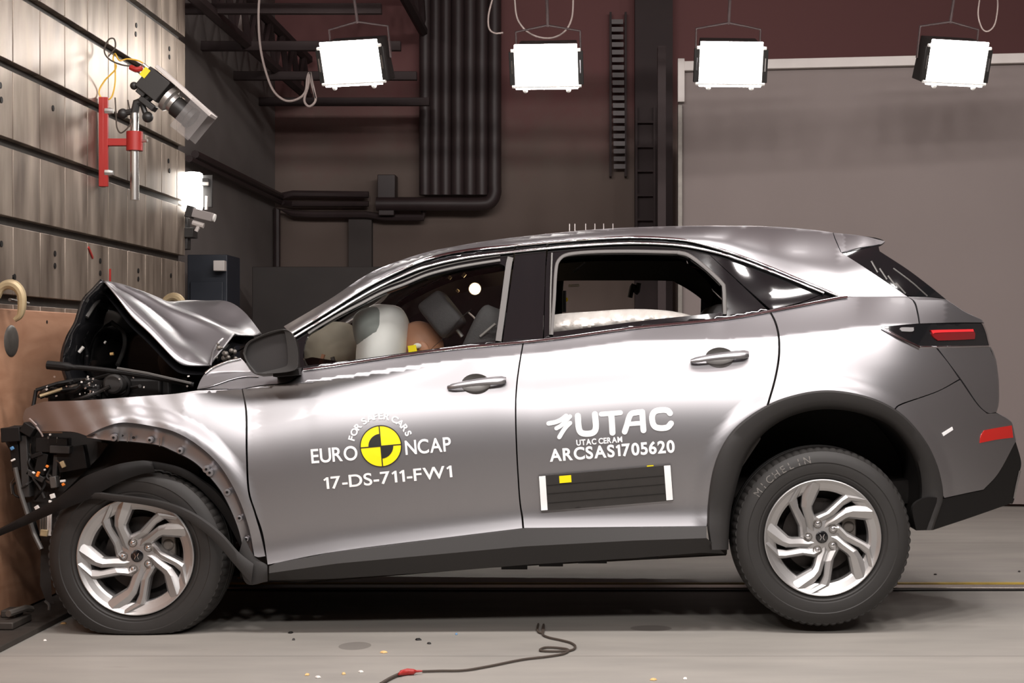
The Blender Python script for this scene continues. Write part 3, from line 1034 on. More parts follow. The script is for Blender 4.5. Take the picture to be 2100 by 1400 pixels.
# big vertical pipes joined by a level pipe on the back wall
g = empty('pipe_bank', W(900, 420, BW - .2), 'bank of dark vertical pipes joined by a level pipe on the back wall', 'pipes')
for k, px in enumerate((872, 893, 914, 939, 964, 988, 1014)):
    r = .055 if k < 3 else .062
    top = W(px, -90, BW - .22); bot = W(px, 400 if k < 6 else 390, BW - .22)
    MB().tube([top, bot], r, 12).build('pipe', 'pipe_dark', g)
MB().tube(cr([W(772, 418, BW - .24), W(900, 418, BW - .24), W(985, 418, BW - .24), W(1006, 412, BW - .24), W(1014, 396, BW - .24), W(1014, 380, BW - .24)], 5), .062, 12).build('header_pipe', 'pipe_dark', g)
MB().box(W(795, 385, BW - .15), (.16, .2, .22)).box(W(795, 425, BW - .15), (.14, .2, .16)).build('wall_box', 'pipe_dark', g, bevel=.005)
def wall_pipe(pts, r, label):
    o = MB().tube(pts, r, 8).build('wall_pipe', 'pipe_dark')
    tag(o, label, 'pipe', 'pipes along the walls at the left')
YW = BW - .14
def lw(px, py, X=-2.86):
    d = X * F / (px - VX)
    return Vector((X, d - D, CZ - (py - VY) * d / F))
wall_pipe([lw(400, 316), lw(576, 402), W(600, 397, YW), W(756, 399, YW)], .030, 'uppermost dark pipe running along the left wall and on along the back wall')
wall_pipe([lw(388, 325, -2.88), lw(574, 414, -2.88), W(600, 418, YW), W(756, 418, YW)], .026, 'middle dark pipe along the left wall turning onto the back wall')
wall_pipe([W(568, 560, YW), W(568, 428, YW), W(600, 438, YW), W(640, 440, YW), W(752, 440, YW), W(790, 446, YW), W(868, 446, YW), W(868, 432, YW)], .032, 'lowest dark pipe, dropping down to the dark board')
# cable ladder
g = empty('cable_ladder', W(1265, 200, BW - .1), 'vertical grey cable ladder with many rungs high on the back wall', 'cable ladder')
for px in (1252, 1283):
    MB().box(W(px, 195, BW - .05), (.02, .12, 1.5)).build('side_rail', 'girder', g)
for k in range(20):
    py = 45 + k * 15.6
    MB().box(W(1266 + k * .25, py, BW - .11), (.105, .03, .042)).build('rung', 'ladder_grey', g)
# dark board and cabinet
o = MB().box((-2.0, 6.5, .895), (1.44, .10, 1.79)).build('dark_board', 'board_dark', bevel=.005)
tag(o, 'large dark board standing against the back wall behind the windscreen', 'board')
cy = 4.6
zt2 = W(0, 522, cy).z
g = empty('wall_cabinet', W(425, 580, cy), 'dark blue cabinet beside the far end of the barrier', 'cabinet')
xa, xb = W(384, 0, cy).x, W(466, 0, cy).x
MB().box(((xa + xb) / 2, cy + .2, zt2 / 2), (xb - xa, .4, zt2)).build('body', 'cabinet_blue', g, bevel=.006)
MB().box(((xa + xb) / 2, cy - .012, zt2 / 2 - .06), (xb - xa - .05, .02, zt2 - .25)).build('door', 'cabinet_blue', g, bevel=.004)
o = MB().box(W(451, 545, cy - .06), (.075, .07, .07)).build('junction_box', 'screen_frame', bevel=.004)
tag(o, 'small pale box fixed on the dark blue cabinet', 'junction box')
o = MB().box(W(489, 45, 6.6), (.075, .08, .22), taper=.9).tube([W(470, 55, 6.6), W(485, 52, 6.6)], .016, 6).build('ceiling_bracket', 'cable_grey', bevel=.004)
tag(o, 'small pale bracket under the ceiling, left of the hanging cable', 'bracket')
# thin ladder rail right of the cable ladder
g = empty('wall_ladder', W(1330, 330, BW - .3), 'dark narrow ladder fixed on the pillar left of the grey screen', 'ladder')
for px in (1305, 1342):
    MB().box(W(px, 360, BW - .3), (.02, .03, 1.25)).build('ladder_rail', 'girder', g)
for k in range(5):
    MB().box(W(1323, 250 + k * 50, BW - .3), (.15, .02, .02)).build('rung', 'girder', g)
# ------------------------------------------------------------------ the crashed car
car = empty('crashed_car', (0, YC, 0), 'silver five-door car with crushed front end and lettered doors', 'car')
def sub(o, label=None):
    if label: o['label'] = label
    return o

LA = [(584, 672), (599, 684)]
# upper trim line (A) and lower bright line (B) over the doors, belt line
lineA = cr([(598, 683), (636, 660), (675, 636), (754, 587), (818, 555), (876, 530), (960, 512), (1080, 500.5), (1190, 491), (1293, 485.5), (1380, 489), (1430, 497), (1500, 518), (1568, 543), (1650, 577), (1722, 607)], 6)
lineB = cr([(604, 690), (640, 668), (675, 647), (754, 600), (818, 568), (876, 545.5), (960, 527), (1080, 513), (1190, 503), (1293, 498), (1380, 501), (1443, 511), (1507, 528), (1598, 562), (1690, 600)], 6)
belt = cr([(622, 757), (700, 746), (904, 717), (1117, 696), (1293, 672.5), (1485, 653), (1583, 636.5), (1720, 610), (1738, 608)], 6)
def cut(line, x0, x1): return [p for p in line if x0 <= p[0] <= x1]
def yat(line, x):
    a = np.array(line); return float(np.interp(x, a[:, 0], a[:, 1]))
def seg(line, x0, x1):
    """part of a line between two stations, either direction"""
    lo, hi = min(x0, x1), max(x0, x1)
    r = [(lo, yat(line, lo))] + cut(line, lo + .5, hi - .5) + [(hi, yat(line, hi))]
    return r if x0 < x1 else r[::-1]
rock = ROCK
def rseg(x0, x1): return seg(rock, x0, x1)

# --- uniside: A pillar, roof rail, rear quarter
S_line = SIL[1:15]
arch_o = cr([(1450, 1080), (1452, 1031), (1462, 965), (1483, 911), (1516, 869), (1573.5, 830), (1631, 809), (1689, 800), (1747, 805), (1805, 822), (1855, 853), (1897.5, 903), (1921, 950), (1932, 992), (1935, 1022)], 5)
seamR = cr([(1578, 637), (1590, 661), (1597, 692), (1597, 732), (1589, 778), (1574.5, 829)], 5)
q_out = path(S_line, [(1708, 477), (1712, 490), (1724, 517)], [(1724, 517), (1780, 553), (1858, 606), (1874, 621), (1881, 645), (1884, 663)], [(1884, 663), (1850, 666), (1806, 670)],
             [(1806, 670), (1845, 692), (1885, 713)], [(1885, 713), (1919, 713)], [(1919, 713), (1945, 745), (1967, 777)], [(1967, 777), (1921, 802), (1849, 827), (1834, 838)],
             [p for p in arch_o[::-1] if 1576 < p[0] < 1834], [(1577, 831)] , [(x + 2.5, y) for x, y in seamR[::-1]], [p for p in belt if p[0] > 1582], [(1741, 608), (1726, 607)], lineA[::-1], [(590, 677), (582, 669)])
side = panel('body_side', q_out, 'paint', [car, car], far=True, step=(12, 5), flange=.02, lines=[CREASE])

# --- front door skin
fd_top = [p for p in belt if p[0] < 1072]
fd = path([(498, 798), (540, 791), (590, 786), (612, 771), (622, 757)], fd_top, [(1072, 700), (1064, 745), (1058, 792), (1056, 840), (1058, 920), (1064, 1020), (1069, 1060), (1071, 1082)],
          rseg(1071, 552), [(549, 1157), (540, 1096), (525, 1050), (512, 1005), (508, 930), (507, 846), (498, 798)])
def cup_hole(cx, cy): return [(cx + 29.5 * math.cos(2 * PI * k / 28), cy + 20.5 * math.sin(2 * PI * k / 28)) for k in range(28)]
fdo = panel('front_door', fd, 'paint', [car, car], holes=[cup_hole(976, 787)], far=True, step=(12, 5), lines=[CREASE])
rd = path([(1075, 700), (1076.5, 697)], [p for p in belt if 1078 < p[0] < 1574], [(1576, 638)], [(x - 2, y) for x, y in seamR], [(1572, 832), (1516, 871), (1483, 911), (1462, 965), (1452, 1031), (1450, 1077)][0:1],
          [p for p in arch_o[::-1] if p[0] < 1572 and p[1] < 1078], rseg(1449, 1075), [(1073, 1060), (1067, 1020), (1061, 920), (1059, 840), (1061, 792), (1067, 745), (1075, 700)])
rdo = panel('rear_door', rd, 'paint', [car, car], holes=[cup_hole(1476, 733)], far=True, step=(12, 5), lines=[CREASE])

# dark inner shell behind the skins (seen in the shut lines and from inside)
ish = path([(515, 800), (560, 792), (640, 758)], [p for p in belt if 640 < p[0] < 1730], [(1760, 700), (1700, 790), (1560, 835), (1470, 940), (1446, 1085)], rseg(1446, 556), [(556, 1150), (530, 1040), (515, 930), (513, 850)])
panel('inner_shell', [(x, y + 3) for x, y in ish], 'interior', [car, car], far=True, off=.045, flange=0, step=(30, 15))

# --- window frames (gloss black surround with openings)
glassF = path([(626, 750), (760, 733), (904, 713), (1018, 697.5)], [(1018, 697.5), (1024, 660), (1031, 605), (1038, 558), (1035, 546), (1024, 540)], [(1024, 540), (980, 546), (930, 555), (876, 568), (830, 587), (785, 604), (740, 627), (693, 651), (650, 676), (634, 686), (626, 700)], [(626, 700), (622, 730), (626, 750)])
glassR = path([(1126, 682), (1200, 672.5), (1330, 656), (1437, 645), (1482, 640)], [(1482, 640), (1480, 588), (1477, 584)], [(1477, 584), (1448, 556), (1420, 535), (1408, 526), (1392, 521)], [(1392, 521), (1300, 519.5), (1220, 520), (1165, 524), (1146, 533), (1139, 553)], [(1139, 553), (1133, 620), (1126, 682)])
ffr = path(seg(lineA, 604, 1054), [(1054, 505), (1052, 530), (1030, 694), (1027, 703)], seg(belt, 1027, 618), [(616, 752), (612, 705), (602, 687)])
frameF = [panel('window_frame', ffr, 'gloss_black', fdo[s], holes=[glassF], off=.012, far=False, step=(12, 5)) if s == 0 else None for s in (0,)]
# body-side helper for far copies parented per door
def both(fn): return fn
def pan2(name, outline, m, parents, **kw): return panel(name, outline, m, parents, far=True, **kw)
bpy.data.objects.remove(frameF[0])
frameF = pan2('window_frame', ffr, 'gloss_black', fdo, holes=[glassF], off=.012, step=(12, 5))
rfr = path([(1124, 509)] , seg(lineA, 1126, 1440), [(1443, 511), (1500, 565), (1560, 622), (1576, 637)], seg(belt, 1572, 1115.5), [(1115.5, 692), (1119.5, 560), (1124, 509)])
frameR = pan2('window_frame', rfr, 'gloss_black', rdo, holes=[glassR], off=.012, step=(12, 5))
# B pillar cover
bp = path([(1057, 504), (1090, 500)], [(1121, 498), (1118, 560), (1113, 694)], [(1113, 694), (1072, 699), (1030, 703)], [(1031, 700), (1055, 530), (1057, 504)])
pil = pan2('pillar_cover', bp, 'gloss_black', [car, car], off=.008, step=(12, 6))
# rear quarter glass
qg = path([(1447, 514), (1507, 531), (1598, 565), (1687, 602)], [(1687, 602), (1640, 620), (1580, 634)], [(1580, 634), (1510, 572), (1447, 514)])
pan2('quarter_window', qg, 'gloss_black', [car, car], off=.012, step=(12, 6))
pan2('window_trim', path(seg(lineA, 1440, 1722), [(1738, 607), (1690, 613), (1640, 622)], [(1687, 602.5), (1598, 565), (1507, 531), (1447, 513)]), 'gloss_black', [car, car], off=.016, step=(10, 4))

# grey inner frames round the glass
def ring(loop, w): return [tuple(p) for p in loop] + [tuple(loop[0])]
ribbon('frame_edge', cr([(1022, 699), (1029, 650), (1037, 590), (1043, 545), (1047, 527)], 4), 12, 'trim_grey', frameF, off=-.002, far=True)
topF = cr([(632, 683), (650, 671), (693, 646), (740, 622), (785, 599), (830, 582), (876, 563), (930, 549), (980, 540), (1026, 533)], 5)
ribbon('frame_edge', topF, 6, 'frame_grey', frameF, off=.004, far=True)
ribbon('frame_edge', [(x, y - 9) for x, y in topF], 3.5, 'frame_grey', frameF, off=.006, far=True)
ribbon('frame_edge', cr([(1131, 686), (1136, 620), (1140, 553), (1147, 532), (1166, 521), (1220, 516), (1300, 515), (1390, 517)], 6), 7, 'trim_grey', frameR, off=.002, far=True)
ribbon('frame_edge', cr([(1390, 517), (1414, 524), (1450, 551), (1480, 580), (1485, 592), (1487, 644)], 6), 8, 'trim_grey', frameR, off=.002, far=True)
ribbon('frame_edge', [(1128, 686), (1129, 600), (1132, 518)], 4, 'frame_grey', frameR, off=.004, far=True)

# window glass: fitted in the front doors; the rear one is wound down
gf = pan2('window_glass', glassF, 'window_glass', fdo, off=.03, flange=.0, step=(25, 12))
gf[1].data.materials[0] = MATS['dark_glass']  # far pane tinted dark to dim the view through it

# bright trim lines
for ln, w, nm in ((lineA, 4.5, 'chrome_strip'), (lineB, 4.5, 'chrome_strip')):
    ribbon(nm, ln, w, 'chrome', [car, car], off=-.008, far=True)
ribbon('chrome_strip', belt[:], 5.5, 'chrome', [car, car], off=-.011, far=True)

# --- roof, screens, spoiler, tailgate
wsp = [(583, 670), (628, 642), (675, 615), (754, 563), (818, 536)]
across('windscreen', wsp, 'window_glass', car, dx=-.05, dz=.012, npts=14, off=.012)
rp = cr([(818, 536)] + SIL[5:14] + [(1708, 477)], 3)
across('roof', rp, 'paint', car, dz=.018, npts=40, off=.002)
RLIN = [(x, y + 14) for x, y in rp]
across('headliner', RLIN, 'interior', car, dz=.01, npts=20, off=.03)
# roof sensor pins
for px in (1168, 1179, 1201, 1220, 1238, 1257):
    MB().tube([WB(px, 474, .02), WB(px, 459, .02)], .0022, 6).build('roof_pin', 'rung_grey', car)
# flattened grab marks of light on the roof edge are left to the lamps
sp_top = path([(1708, 477), (1740, 480), (1768, 483.5), (1800, 488), (1816, 495)], [(1816, 495), (1808, 500), (1798, 501)], [(1798, 501), (1760, 508), (1725, 517)])
spo = across('roof_spoiler', [(1708, 477), (1740, 480), (1768, 483.5), (1800, 488), (1815, 494), (1812, 499), (1800, 502), (1760, 511), (1726, 518)], 'paint', car, dx=.03, npts=24, smooth=50)
pan2('spoiler_side', path([(1709, 477), (1768, 483.5), (1815, 494.5)], [(1815, 494.5), (1808, 500), (1798, 501.5), (1760, 508), (1725.5, 517)], [(1725.5, 517), (1714, 490), (1709, 477)]), 'paint', [spo, spo], off=-.001, step=(8, 4))
rwp = path([(1726, 519.5), (1760, 509.5), (1801, 502.5)], [(1801, 502.5), (1804, 515)], [(1804, 515), (1870, 558.5), (1938, 612)], [(1938, 612), (1903, 608), (1861, 606)], [(1861, 606), (1780, 552), (1726, 519.5)])
pan2('rear_screen_corner', rwp, 'gloss_black', [car, car], off=.004, step=(10, 5))
across('rear_window', [(1804, 515), (1836, 536), (1870, 558.5), (1905, 585), (1938, 612)], 'gloss_black', car, dx=.07, npts=10, off=.004)
for k in range(4):
    ribbon('screen_vent', [(1787 + k * 17, 535 + k * 15), (1800 + k * 19, 558 + k * 14.5)], 3.5, 'frame_grey', car, off=.002, n=4)
ribbon('screen_edge', [(1832, 550), (1870, 578), (1902, 607)], 3, 'frame_grey', car, off=.001)
# tailgate: side pieces and the cross panel
tg = across('tailgate', [(1938, 613), (1975, 638), (2000, 650), (2011, 655), (2014, 661)], 'paint', car, dx=.08, npts=12)
tgs = path([(1862, 608), (1903, 609), (1938, 613)], [(1938, 613), (1975, 638), (2011, 654.5), (2014, 661)], [(2014, 661), (1960, 661), (1887, 663)], [(1887, 663), (1884, 643), (1877, 619), (1862, 608)])
pan2('tailgate_corner', tgs, 'paint', [tg, tg], step=(10, 5))
low = across('tailgate', [(2029, 711), (2035, 722), (2041, 742), (2046, 779), (2047, 815), (2046, 832), (2042, 845)], 'paint', car, dx=.08, npts=14)
low['label'] = 'lower tailgate panel'
pan2('tailgate_corner', path([(1923, 713), (1980, 711), (2029, 711)], [(2029, 711), (2041, 742), (2046, 779), (2047, 815), (2046, 832), (2042, 845)], [(2042, 845), (2026, 846), (2005, 827), (1971, 777), (1923, 713)]), 'paint', [low, low], step=(8, 5))
# tail lamps
lampo = path([(1810, 670), (1845, 667), (1886, 664.5)], [(1886, 664.5), (1960, 663), (2013, 663)], [(2013, 663), (2021, 680), (2028, 708)], [(2028, 708), (1980, 710), (1886, 711)], [(1886, 711), (1845, 690), (1810, 670)])
_far_rail = panel('roof_side_lining', path([(640, 690), (754, 610), (876, 555), (1000, 530), (1080, 520), (1200, 508), (1380, 507), (1440, 514), (1500, 570), (1500, 620)], [(1500, 620), (1470, 590), (1420, 560), (1380, 552), (1160, 552), (1120, 556), (1100, 560)], [(1100, 560), (1000, 562), (900, 580), (800, 622), (660, 700), (640, 690)]), 'interior', [car, car], off=.07, far='only', flange=0, step=(20, 10))
tl = pan2('tail_lamp', lampo, 'gloss_black', [car, car], off=.003, step=(8, 4))
pan2('red_lens', path([(1909, 678), (1915, 676), (1996, 674.5)], [(1996, 674.5), (2000, 684), (1999, 695)], [(1999, 695), (1960, 697), (1924, 698)], [(1924, 698), (1914, 690), (1909, 678)]), 'red_lens', tl, off=-.004, flange=.006, step=(8, 4))
pan2('light_bar', path([(1911, 678.5), (1917, 676.5), (1996, 674.8)], [(1996, 674.8), (1997, 679.5)], [(1997, 679.5), (1925, 681.5), (1914, 684)], [(1914, 684), (1911, 678.5)]), 'light_bar', tl, off=-.007, flange=.003, step=(8, 3))
pan2('lamp_lens', path([(1845, 674), (1850, 671), (1874, 671)], [(1874, 671), (1872, 679), (1850, 679)], [(1850, 679), (1845, 674)]), 'lens_clear', tl, off=-.003, flange=.004, step=(6, 3))
ribbon('chrome_trim', [(1809, 672), (1845, 693), (1886, 713)], 7, 'chrome', tl, off=-.006, far=True)
ribbon('chrome_trim', [(1886, 711.5), (1920, 711.5), (1980, 710.5), (2028, 709)], 4, 'chrome', tl, off=-.004, far=True)
across('lamp_band', [(2013, 662), (2017, 670), (2021, 680), (2028, 708)], 'gloss_black', car, dx=.08, npts=8)

# --- rear bumper
bmp = path([(1837, 839), (1851, 829), (1921, 804), (1969, 779)], [(1969, 779), (2003, 828), (2024, 848)], [(2024, 848), (2043, 847)], [(2043, 847), (2062, 856), (2075, 866)], [(2075, 866), (2083, 905)], [(2083, 905), (2048, 969), (2017, 1003.5)], [(2017, 1003.5), (1980, 1011), (1937, 1020.5)], [p for p in arch_o[::-1] if p[0] > 1837][1:])
rb = pan2('rear_bumper', bmp, 'paint', [car, car], step=(10, 6))
across('rear_bumper_beam', [(2043, 846), (2062, 856), (2075, 866), (2079, 885), (2083, 905)], 'paint', rb[0], dx=.06, npts=10)
pan2('reflector', path([(2019, 882), (2045, 877), (2075, 872)], [(2075, 872), (2078, 897)], [(2078, 897), (2045, 901), (2010, 908)], [(2010, 908), (2012, 893), (2019, 882)]), 'red_reflector', rb, off=-.004, flange=.004, step=(8, 5))
panel('paper_strip', [(1932, 888), (1953, 875), (1955, 881), (1935, 894)], 'white_vinyl', rb[0], off=-.003, flange=.002, step=(8, 5))
blk = path([(1937, 1022), (1980, 1012.5), (2017, 1005)], [(2017, 1005), (2048, 970), (2083, 906)], [(2083, 906), (2094, 946), (2090, 973), (2079, 1027), (2071, 1032.6)], [(2071, 1032.6), (1990, 1061), (1913, 1086.6)], [(1913, 1086.6), (1879, 1087.4)], [(1879, 1087.4), (1872, 1040), (1900, 1020), (1937, 1022)])
bc = pan2('bumper_cladding', blk, 'black_plastic', [car, car], off=.004, step=(10, 6))
across('bumper_cladding_beam', [(2083, 906), (2090, 930), (2094, 946), (2090, 973), (2079, 1027), (2071, 1032.6)], 'black_plastic', bc[0], dx=.05, npts=12, off=.004)
across('bumper_underside', [(2071, 1032.6), (1990, 1061), (1913, 1086.6), (1879, 1087.4)], 'black_plastic', bc[0], dx=.0, npts=8, off=.006)
ribbon('exhaust_trim', [(2092, 965), (2084, 1000), (2080, 1022)], 4, 'chrome', bc[0], off=-.002)

# --- arch and sill cladding
def rim_loft(name, outer, inner, m, parents, n=60, depth=.06):
    A = resample(outer, n); Bv = resample(inner, n)
    rows = []
    for t, o in ((0, .012), (0, -.004), (.10, -.014), (.55, -.012), (.85, .006), (1, depth), (1.02, depth + .08)):
        Q = A * (1 - t) + Bv * t
        R = WB(Q[:, 0], Q[:, 1], 0)
        base = WB(A[:, 0], A[:, 1], 0)[:, 1]
        y = base + o
        d = D + y
        rows.append(np.stack([(Q[:, 0] - VX) * d / F, y, CZ - (Q[:, 1] - VY) * d / F], 1))
    out = []
    for s in (0, 1):
        b = MB().loft([[tuple(p) for p in (flip(r) if s else r)] for r in rows])
        out.append(b.build(name, m, parents[s], smooth=50))
    return out, rows[-1]
arch_in = cr([(1493, 1127), (1496, 1070), (1504, 1019), (1527, 942), (1562, 892), (1612, 857), (1670, 840), (1728, 840), (1786, 853), (1826, 873), (1859, 911), (1878, 953.5), (1884, 1000), (1880, 1050), (1879, 1087)], 5)
ac, lastrow = rim_loft('wheel_arch_trim', [(1457, 1127)] + arch_o + [(1913, 1086)], arch_in, 'dark_plastic', [car, car])
def liner(name, row, y1, parents, m='interior', far=True):
    out = []
    for s in ((0, 1) if far else (0,)):
        r0 = np.array(row); r1 = r0.copy(); r1[:, 1] = y1
        c = r1.mean(0); c[1] = y1
        r2 = r1 * .02 + c * .98
        R = [r0, r1, r2]
        if s: R = [flip(r) for r in R]
        out.append(MB().loft([[tuple(p) for p in r] for r in R]).build(name, m, parents[s], smooth=50))
    return out
liner('wheel_arch_liner', lastrow, .62, [car, car])
# sill: lit upper face and dark lower face
sl_top = [(552, 1160)] + rseg(560, 1446) + [(1449, 1078)]
sl_mid = [(552, 1175), (692, 1155), (944, 1132), (1075, 1120), (1300, 1108), (1449, 1103)]
sl_low = [(552, 1190), (692, 1186), (944, 1169), (1075, 1158), (1300, 1144), (1440, 1133), (1486, 1135)]
n = 60
A, M1, Lw = resample(sl_top, n), resample(sl_mid, n), resample(sl_low, n)
rows = []
baseY = body(A[:, 0], A[:, 1])
for Q, o in ((A, .02), (A, -.002), (A * .9 + M1 * .1, -.012), (M1, -.035), (M1 * .9 + Lw * .1, -.03), (Lw, .02), (Lw, .10)):
    y = baseY + o; dd = D + y
    rows.append(np.stack([(Q[:, 0] - VX) * dd / F, y, CZ - (Q[:, 1] - VY) * dd / F], 1))
for s in (0, 1):
    MB().loft([[tuple(p) for p in (flip(r) if s else r)] for r in rows]).build('sill_cladding', 'dark_plastic', car, smooth=30)
# broken tabs along the sill's lower edge
for px, w, hh in ((1055, 54, 7), (1130, 50, 6), (1215, 60, 5), (1330, 40, 4)):
    y = yat(sl_low, px)
    MB().box(W(px, y + hh / 2 - 2, .10), (w * K, .02, (hh + 4) * K)).build('sill_tab', 'black_plastic', car)
# underbody
ub = []
for px, py in ((500, 1192), (700, 1176), (950, 1158), (1200, 1142), (1450, 1120), (1462, 1110), (1900, 1060), (2000, 1035)):
    p = W(px, py, .12)
    z = p.z + .02
    y0 = .16 if px < 1460 else .50
    ub.append([(p.x, y0, z), (p.x, 2 * YC - y0, z), (p.x, 2 * YC - y0, z + .10), (p.x, y0, z + .10)])
MB().loft(ub, closed=True, cap=True).build('underbody', 'interior', car)
o = MB().tube([(W(480, 1190, .3).x, .45, .20), (W(600, 1195, .3).x, .45, .18), (W(1000, 1175, .3).x, .5, .24), (W(1500, 1140, .3).x, .6, .28)], .035, 8).build('exhaust_pipe', 'steel_dark', car)

# --- door handles
def handle(doors, x0, y0, x1, y1, cx, cy):
    for s in (0, 1):
        dp = doors[s]
        # recess cup
        P = []
        for r in (1, .75, .4, .02):
            row = []
            for k in range(28):
                a = 2 * PI * k / 28
                qx, qy = cx + 30 * r * math.cos(a), cy + 21 * r * math.sin(a)
                row.append(WB(qx, qy, -.0015 + .022 * (1 - r ** 2)))
            P.append(np.array(row))
        # the cup is modelled as a shallow dish standing proud by a hair and darker inside
        b = MB().loft([[tuple(p) for p in (flip(r) if s else r)] for r in P], closed=True)
        b.build('handle_recess', 'frame_grey', dp, smooth=60)
        n = 12
        rows = []
        for i in range(n + 1):
            t = i / n
            px, py = x0 + (x1 - x0) * t, y0 + (y1 - y0) * t - 3 * math.sin(PI * t)
            hw = 5.5 + 3.5 * t if 0 < i < n else (3.5 if i == 0 else 6)
            if i == n: px -= 1
            lift = -.018 - .022 * math.sin(PI * min(1, max(0, t))) ** .6
            row = []
            for k in range(10):
                a = 2 * PI * k / 10
                row.append(WB(px, py + hw * math.cos(a), lift + .012 * math.sin(a)))
            rows.append(np.array(row))
        b = MB().loft([[tuple(p) for p in (flip(r) if s else r)] for r in rows], closed=True, cap=True)
        b.build('door_handle', 'paint', dp, smooth=60)
        if not s:
            V = [(x1 - 14 + 7 * math.cos(a), (y0 + (y1 - y0) * .93) + 5 * math.sin(a)) for a in np.linspace(0, 2 * PI, 17)[:-1]]
            decal(V, [tuple(range(16))], 'lock_cap', 'chrome', dp, off=-.036)
handle(fdo, 917, 794, 1039, 779, 976, 787)
handle(rdo, 1416, 740, 1537, 726, 1476, 733)

# --- lettering on the doors
parts = [text_fit('EURO', (639, 949.5), (734, 942), 28), text_fit('NCAP', (832, 932), (926, 924), 28)]
parts.append(text_fit('17-DS-711-FW1', (664, 1003), (928, 978), 24))
# arched words
ctr = np.array((781, 914.5)); rad = 55.5
word = 'FOR SAFER CARS'
angs = {'F': 0}
spans = [(-74.9, 'F'), (-62.2, 'O'), (-49.3, 'R'), (-33.9, 'S'), (-21.3, 'A'), (-10.4, 'F'), (-.4, 'E'), (11.6, 'R'), (27.5, 'C'), (39.9, 'A'), (52.6, 'R'), (64.9, 'S')]
for a, ch in spans:
    V, Fc = glyph(ch, .032)
    a = math.radians(a)
    sc = 12.6 / cap_height()
    V = V - np.array([(V[:, 0].max() + V[:, 0].min()) / 2, 0])
    rv = np.array([math.sin(a), -math.cos(a)]); tv = np.array([math.cos(a), math.sin(a)])
    parts.append((ctr + rad * rv + V[:, :1] * sc * tv * 1.08 + V[:, 1:] * sc * rv, Fc))
for V, Fc in parts[:3] + [join2(parts[3:])]: decal(V, Fc, 'door_lettering', 'white_vinyl', fdo[0], off=-.0035)
# round black and yellow emblem
def disc(c, r0, r1, a0, a1, n=40):
    V, Fc = [], []
    for k in range(n + 1):
        a = math.radians(a0 + (a1 - a0) * k / n)
        V += [(c[0] + r0 * math.cos(a), c[1] - r0 * math.sin(a)), (c[0] + r1 * math.cos(a), c[1] - r1 * math.sin(a))]
    for k in range(n): Fc.append((2 * k, 2 * k + 1, 2 * k + 3, 2 * k + 2))
    return V, Fc
tilt = 5
V, Fc = join2([disc(ctr, 0, 21, 0, 360), disc(ctr, 21, 42.5, 0, 360)])
em = decal(V, Fc, 'round_emblem', 'emblem_yellow', fdo[0], off=-.003)
bl = [disc(ctr, 41.2, 43.2, 0, 360, 60), disc(ctr, 0, 25.5, 90 + tilt, 180 + tilt, 16), disc(ctr, 0, 25.5, 270 + tilt, 360 + tilt, 16)]
for a in (tilt, 90 + tilt):
    a = math.radians(a)
    dv = np.array((math.cos(a), -math.sin(a))) * 42
    bl.append(stroke([ctr - dv, ctr - dv * .5, ctr, ctr + dv * .5, ctr + dv], 2.2, round_ends=False))
V, Fc = join2(bl)
decal(V, Fc, 'emblem_quarters', 'black_vinyl', em, off=-.0042)

# rear door: swoosh mark, big word, small words, number
def L(x, y): return (1060 + x / 5.0, 800 + y / 5.0)       # read off an enlarged view of the door
ps = []
def stk(pts, w): ps.append(stroke(cr([L(*p) for p in pts], 6), w / 5.0))
stk([(325, 340), (400, 325), (455, 300), (505, 262)], 46)
stk([(405, 390), (455, 360), (510, 305), (545, 268)], 42)
stk([(435, 480), (465, 430), (500, 380), (545, 335)], 44)
stk([(625, 262), (634, 380), (655, 430), (700, 445), (765, 440), (800, 415), (810, 360), (800, 245)], 62)
stk([(865, 245), (960, 238), (1062, 230)], 50)
stk([(968, 255), (975, 340), (980, 435)], 62)
stk([(1105, 425), (1130, 350), (1150, 280), (1175, 240), (1225, 228), (1285, 222)], 58)
stk([(1285, 222), (1290, 300), (1298, 410)], 60)
stk([(1160, 345), (1220, 340), (1280, 336)], 46)
stk([(1570, 235), (1545, 208), (1490, 202), (1420, 215), (1388, 260), (1392, 330), (1420, 375), (1480, 388), (1545, 378), (1580, 340)], 60)
lines_ = [join2(ps[:3]), join2(ps[3:]), text_fit('UTAC CERAM', L(612, 566), L(1082, 530), 55 / 5, bold=.03), text_fit('ARCSAS1705620', L(338, 728), L(1622, 632), 118 / 5, bold=.03)]
for V, Fc in lines_: decal(V, Fc, 'door_lettering', 'white_vinyl', rdo[0], off=-.0035)

# black plate with white ends on the rear door
pc = [L(222, 880), L(1578, 765), L(1605, 1130), L(245, 1240)]
mp = panel('marker_plate', pc, 'plate_black', car, off=-.016, flange=.014, step=(12, 8), label='black plate with white end strips')
def pq(u0, u1, v0, v1):
    P = [np.array(p) for p in pc]
    f = lambda u, v: tuple((P[0] * (1 - u) + P[1] * u) * (1 - v) + (P[3] * (1 - u) + P[2] * u) * v)
    return [f(u0, v0), f(u1, v0), f(u1, v1), f(u0, v1)]
for u0, u1 in ((.003, .052), (.948, .997)):
    panel('white_strip', pq(u0, u1, .01, .98), 'white_vinyl', mp, off=-.018, flange=.002, step=(6, 8))
panel('yellow_label', pq(.155, .245, .05, .25), 'emblem_yellow', mp, off=-.018, flange=.002, step=(6, 8))
panel('edge_tape', pq(.82, .87, -.035, .0), 'emblem_yellow', mp, off=-.008, flange=.002, step=(6, 8))
b = MB()
for v in (.28, .52, .78):
    ribbon('plate_seam', [pq(.06, .94, v, v)[0], pq(.06, .94, v, v)[1]], 1.6, 'black_vinyl', mp, off=-.0175, n=12, thick=.002)

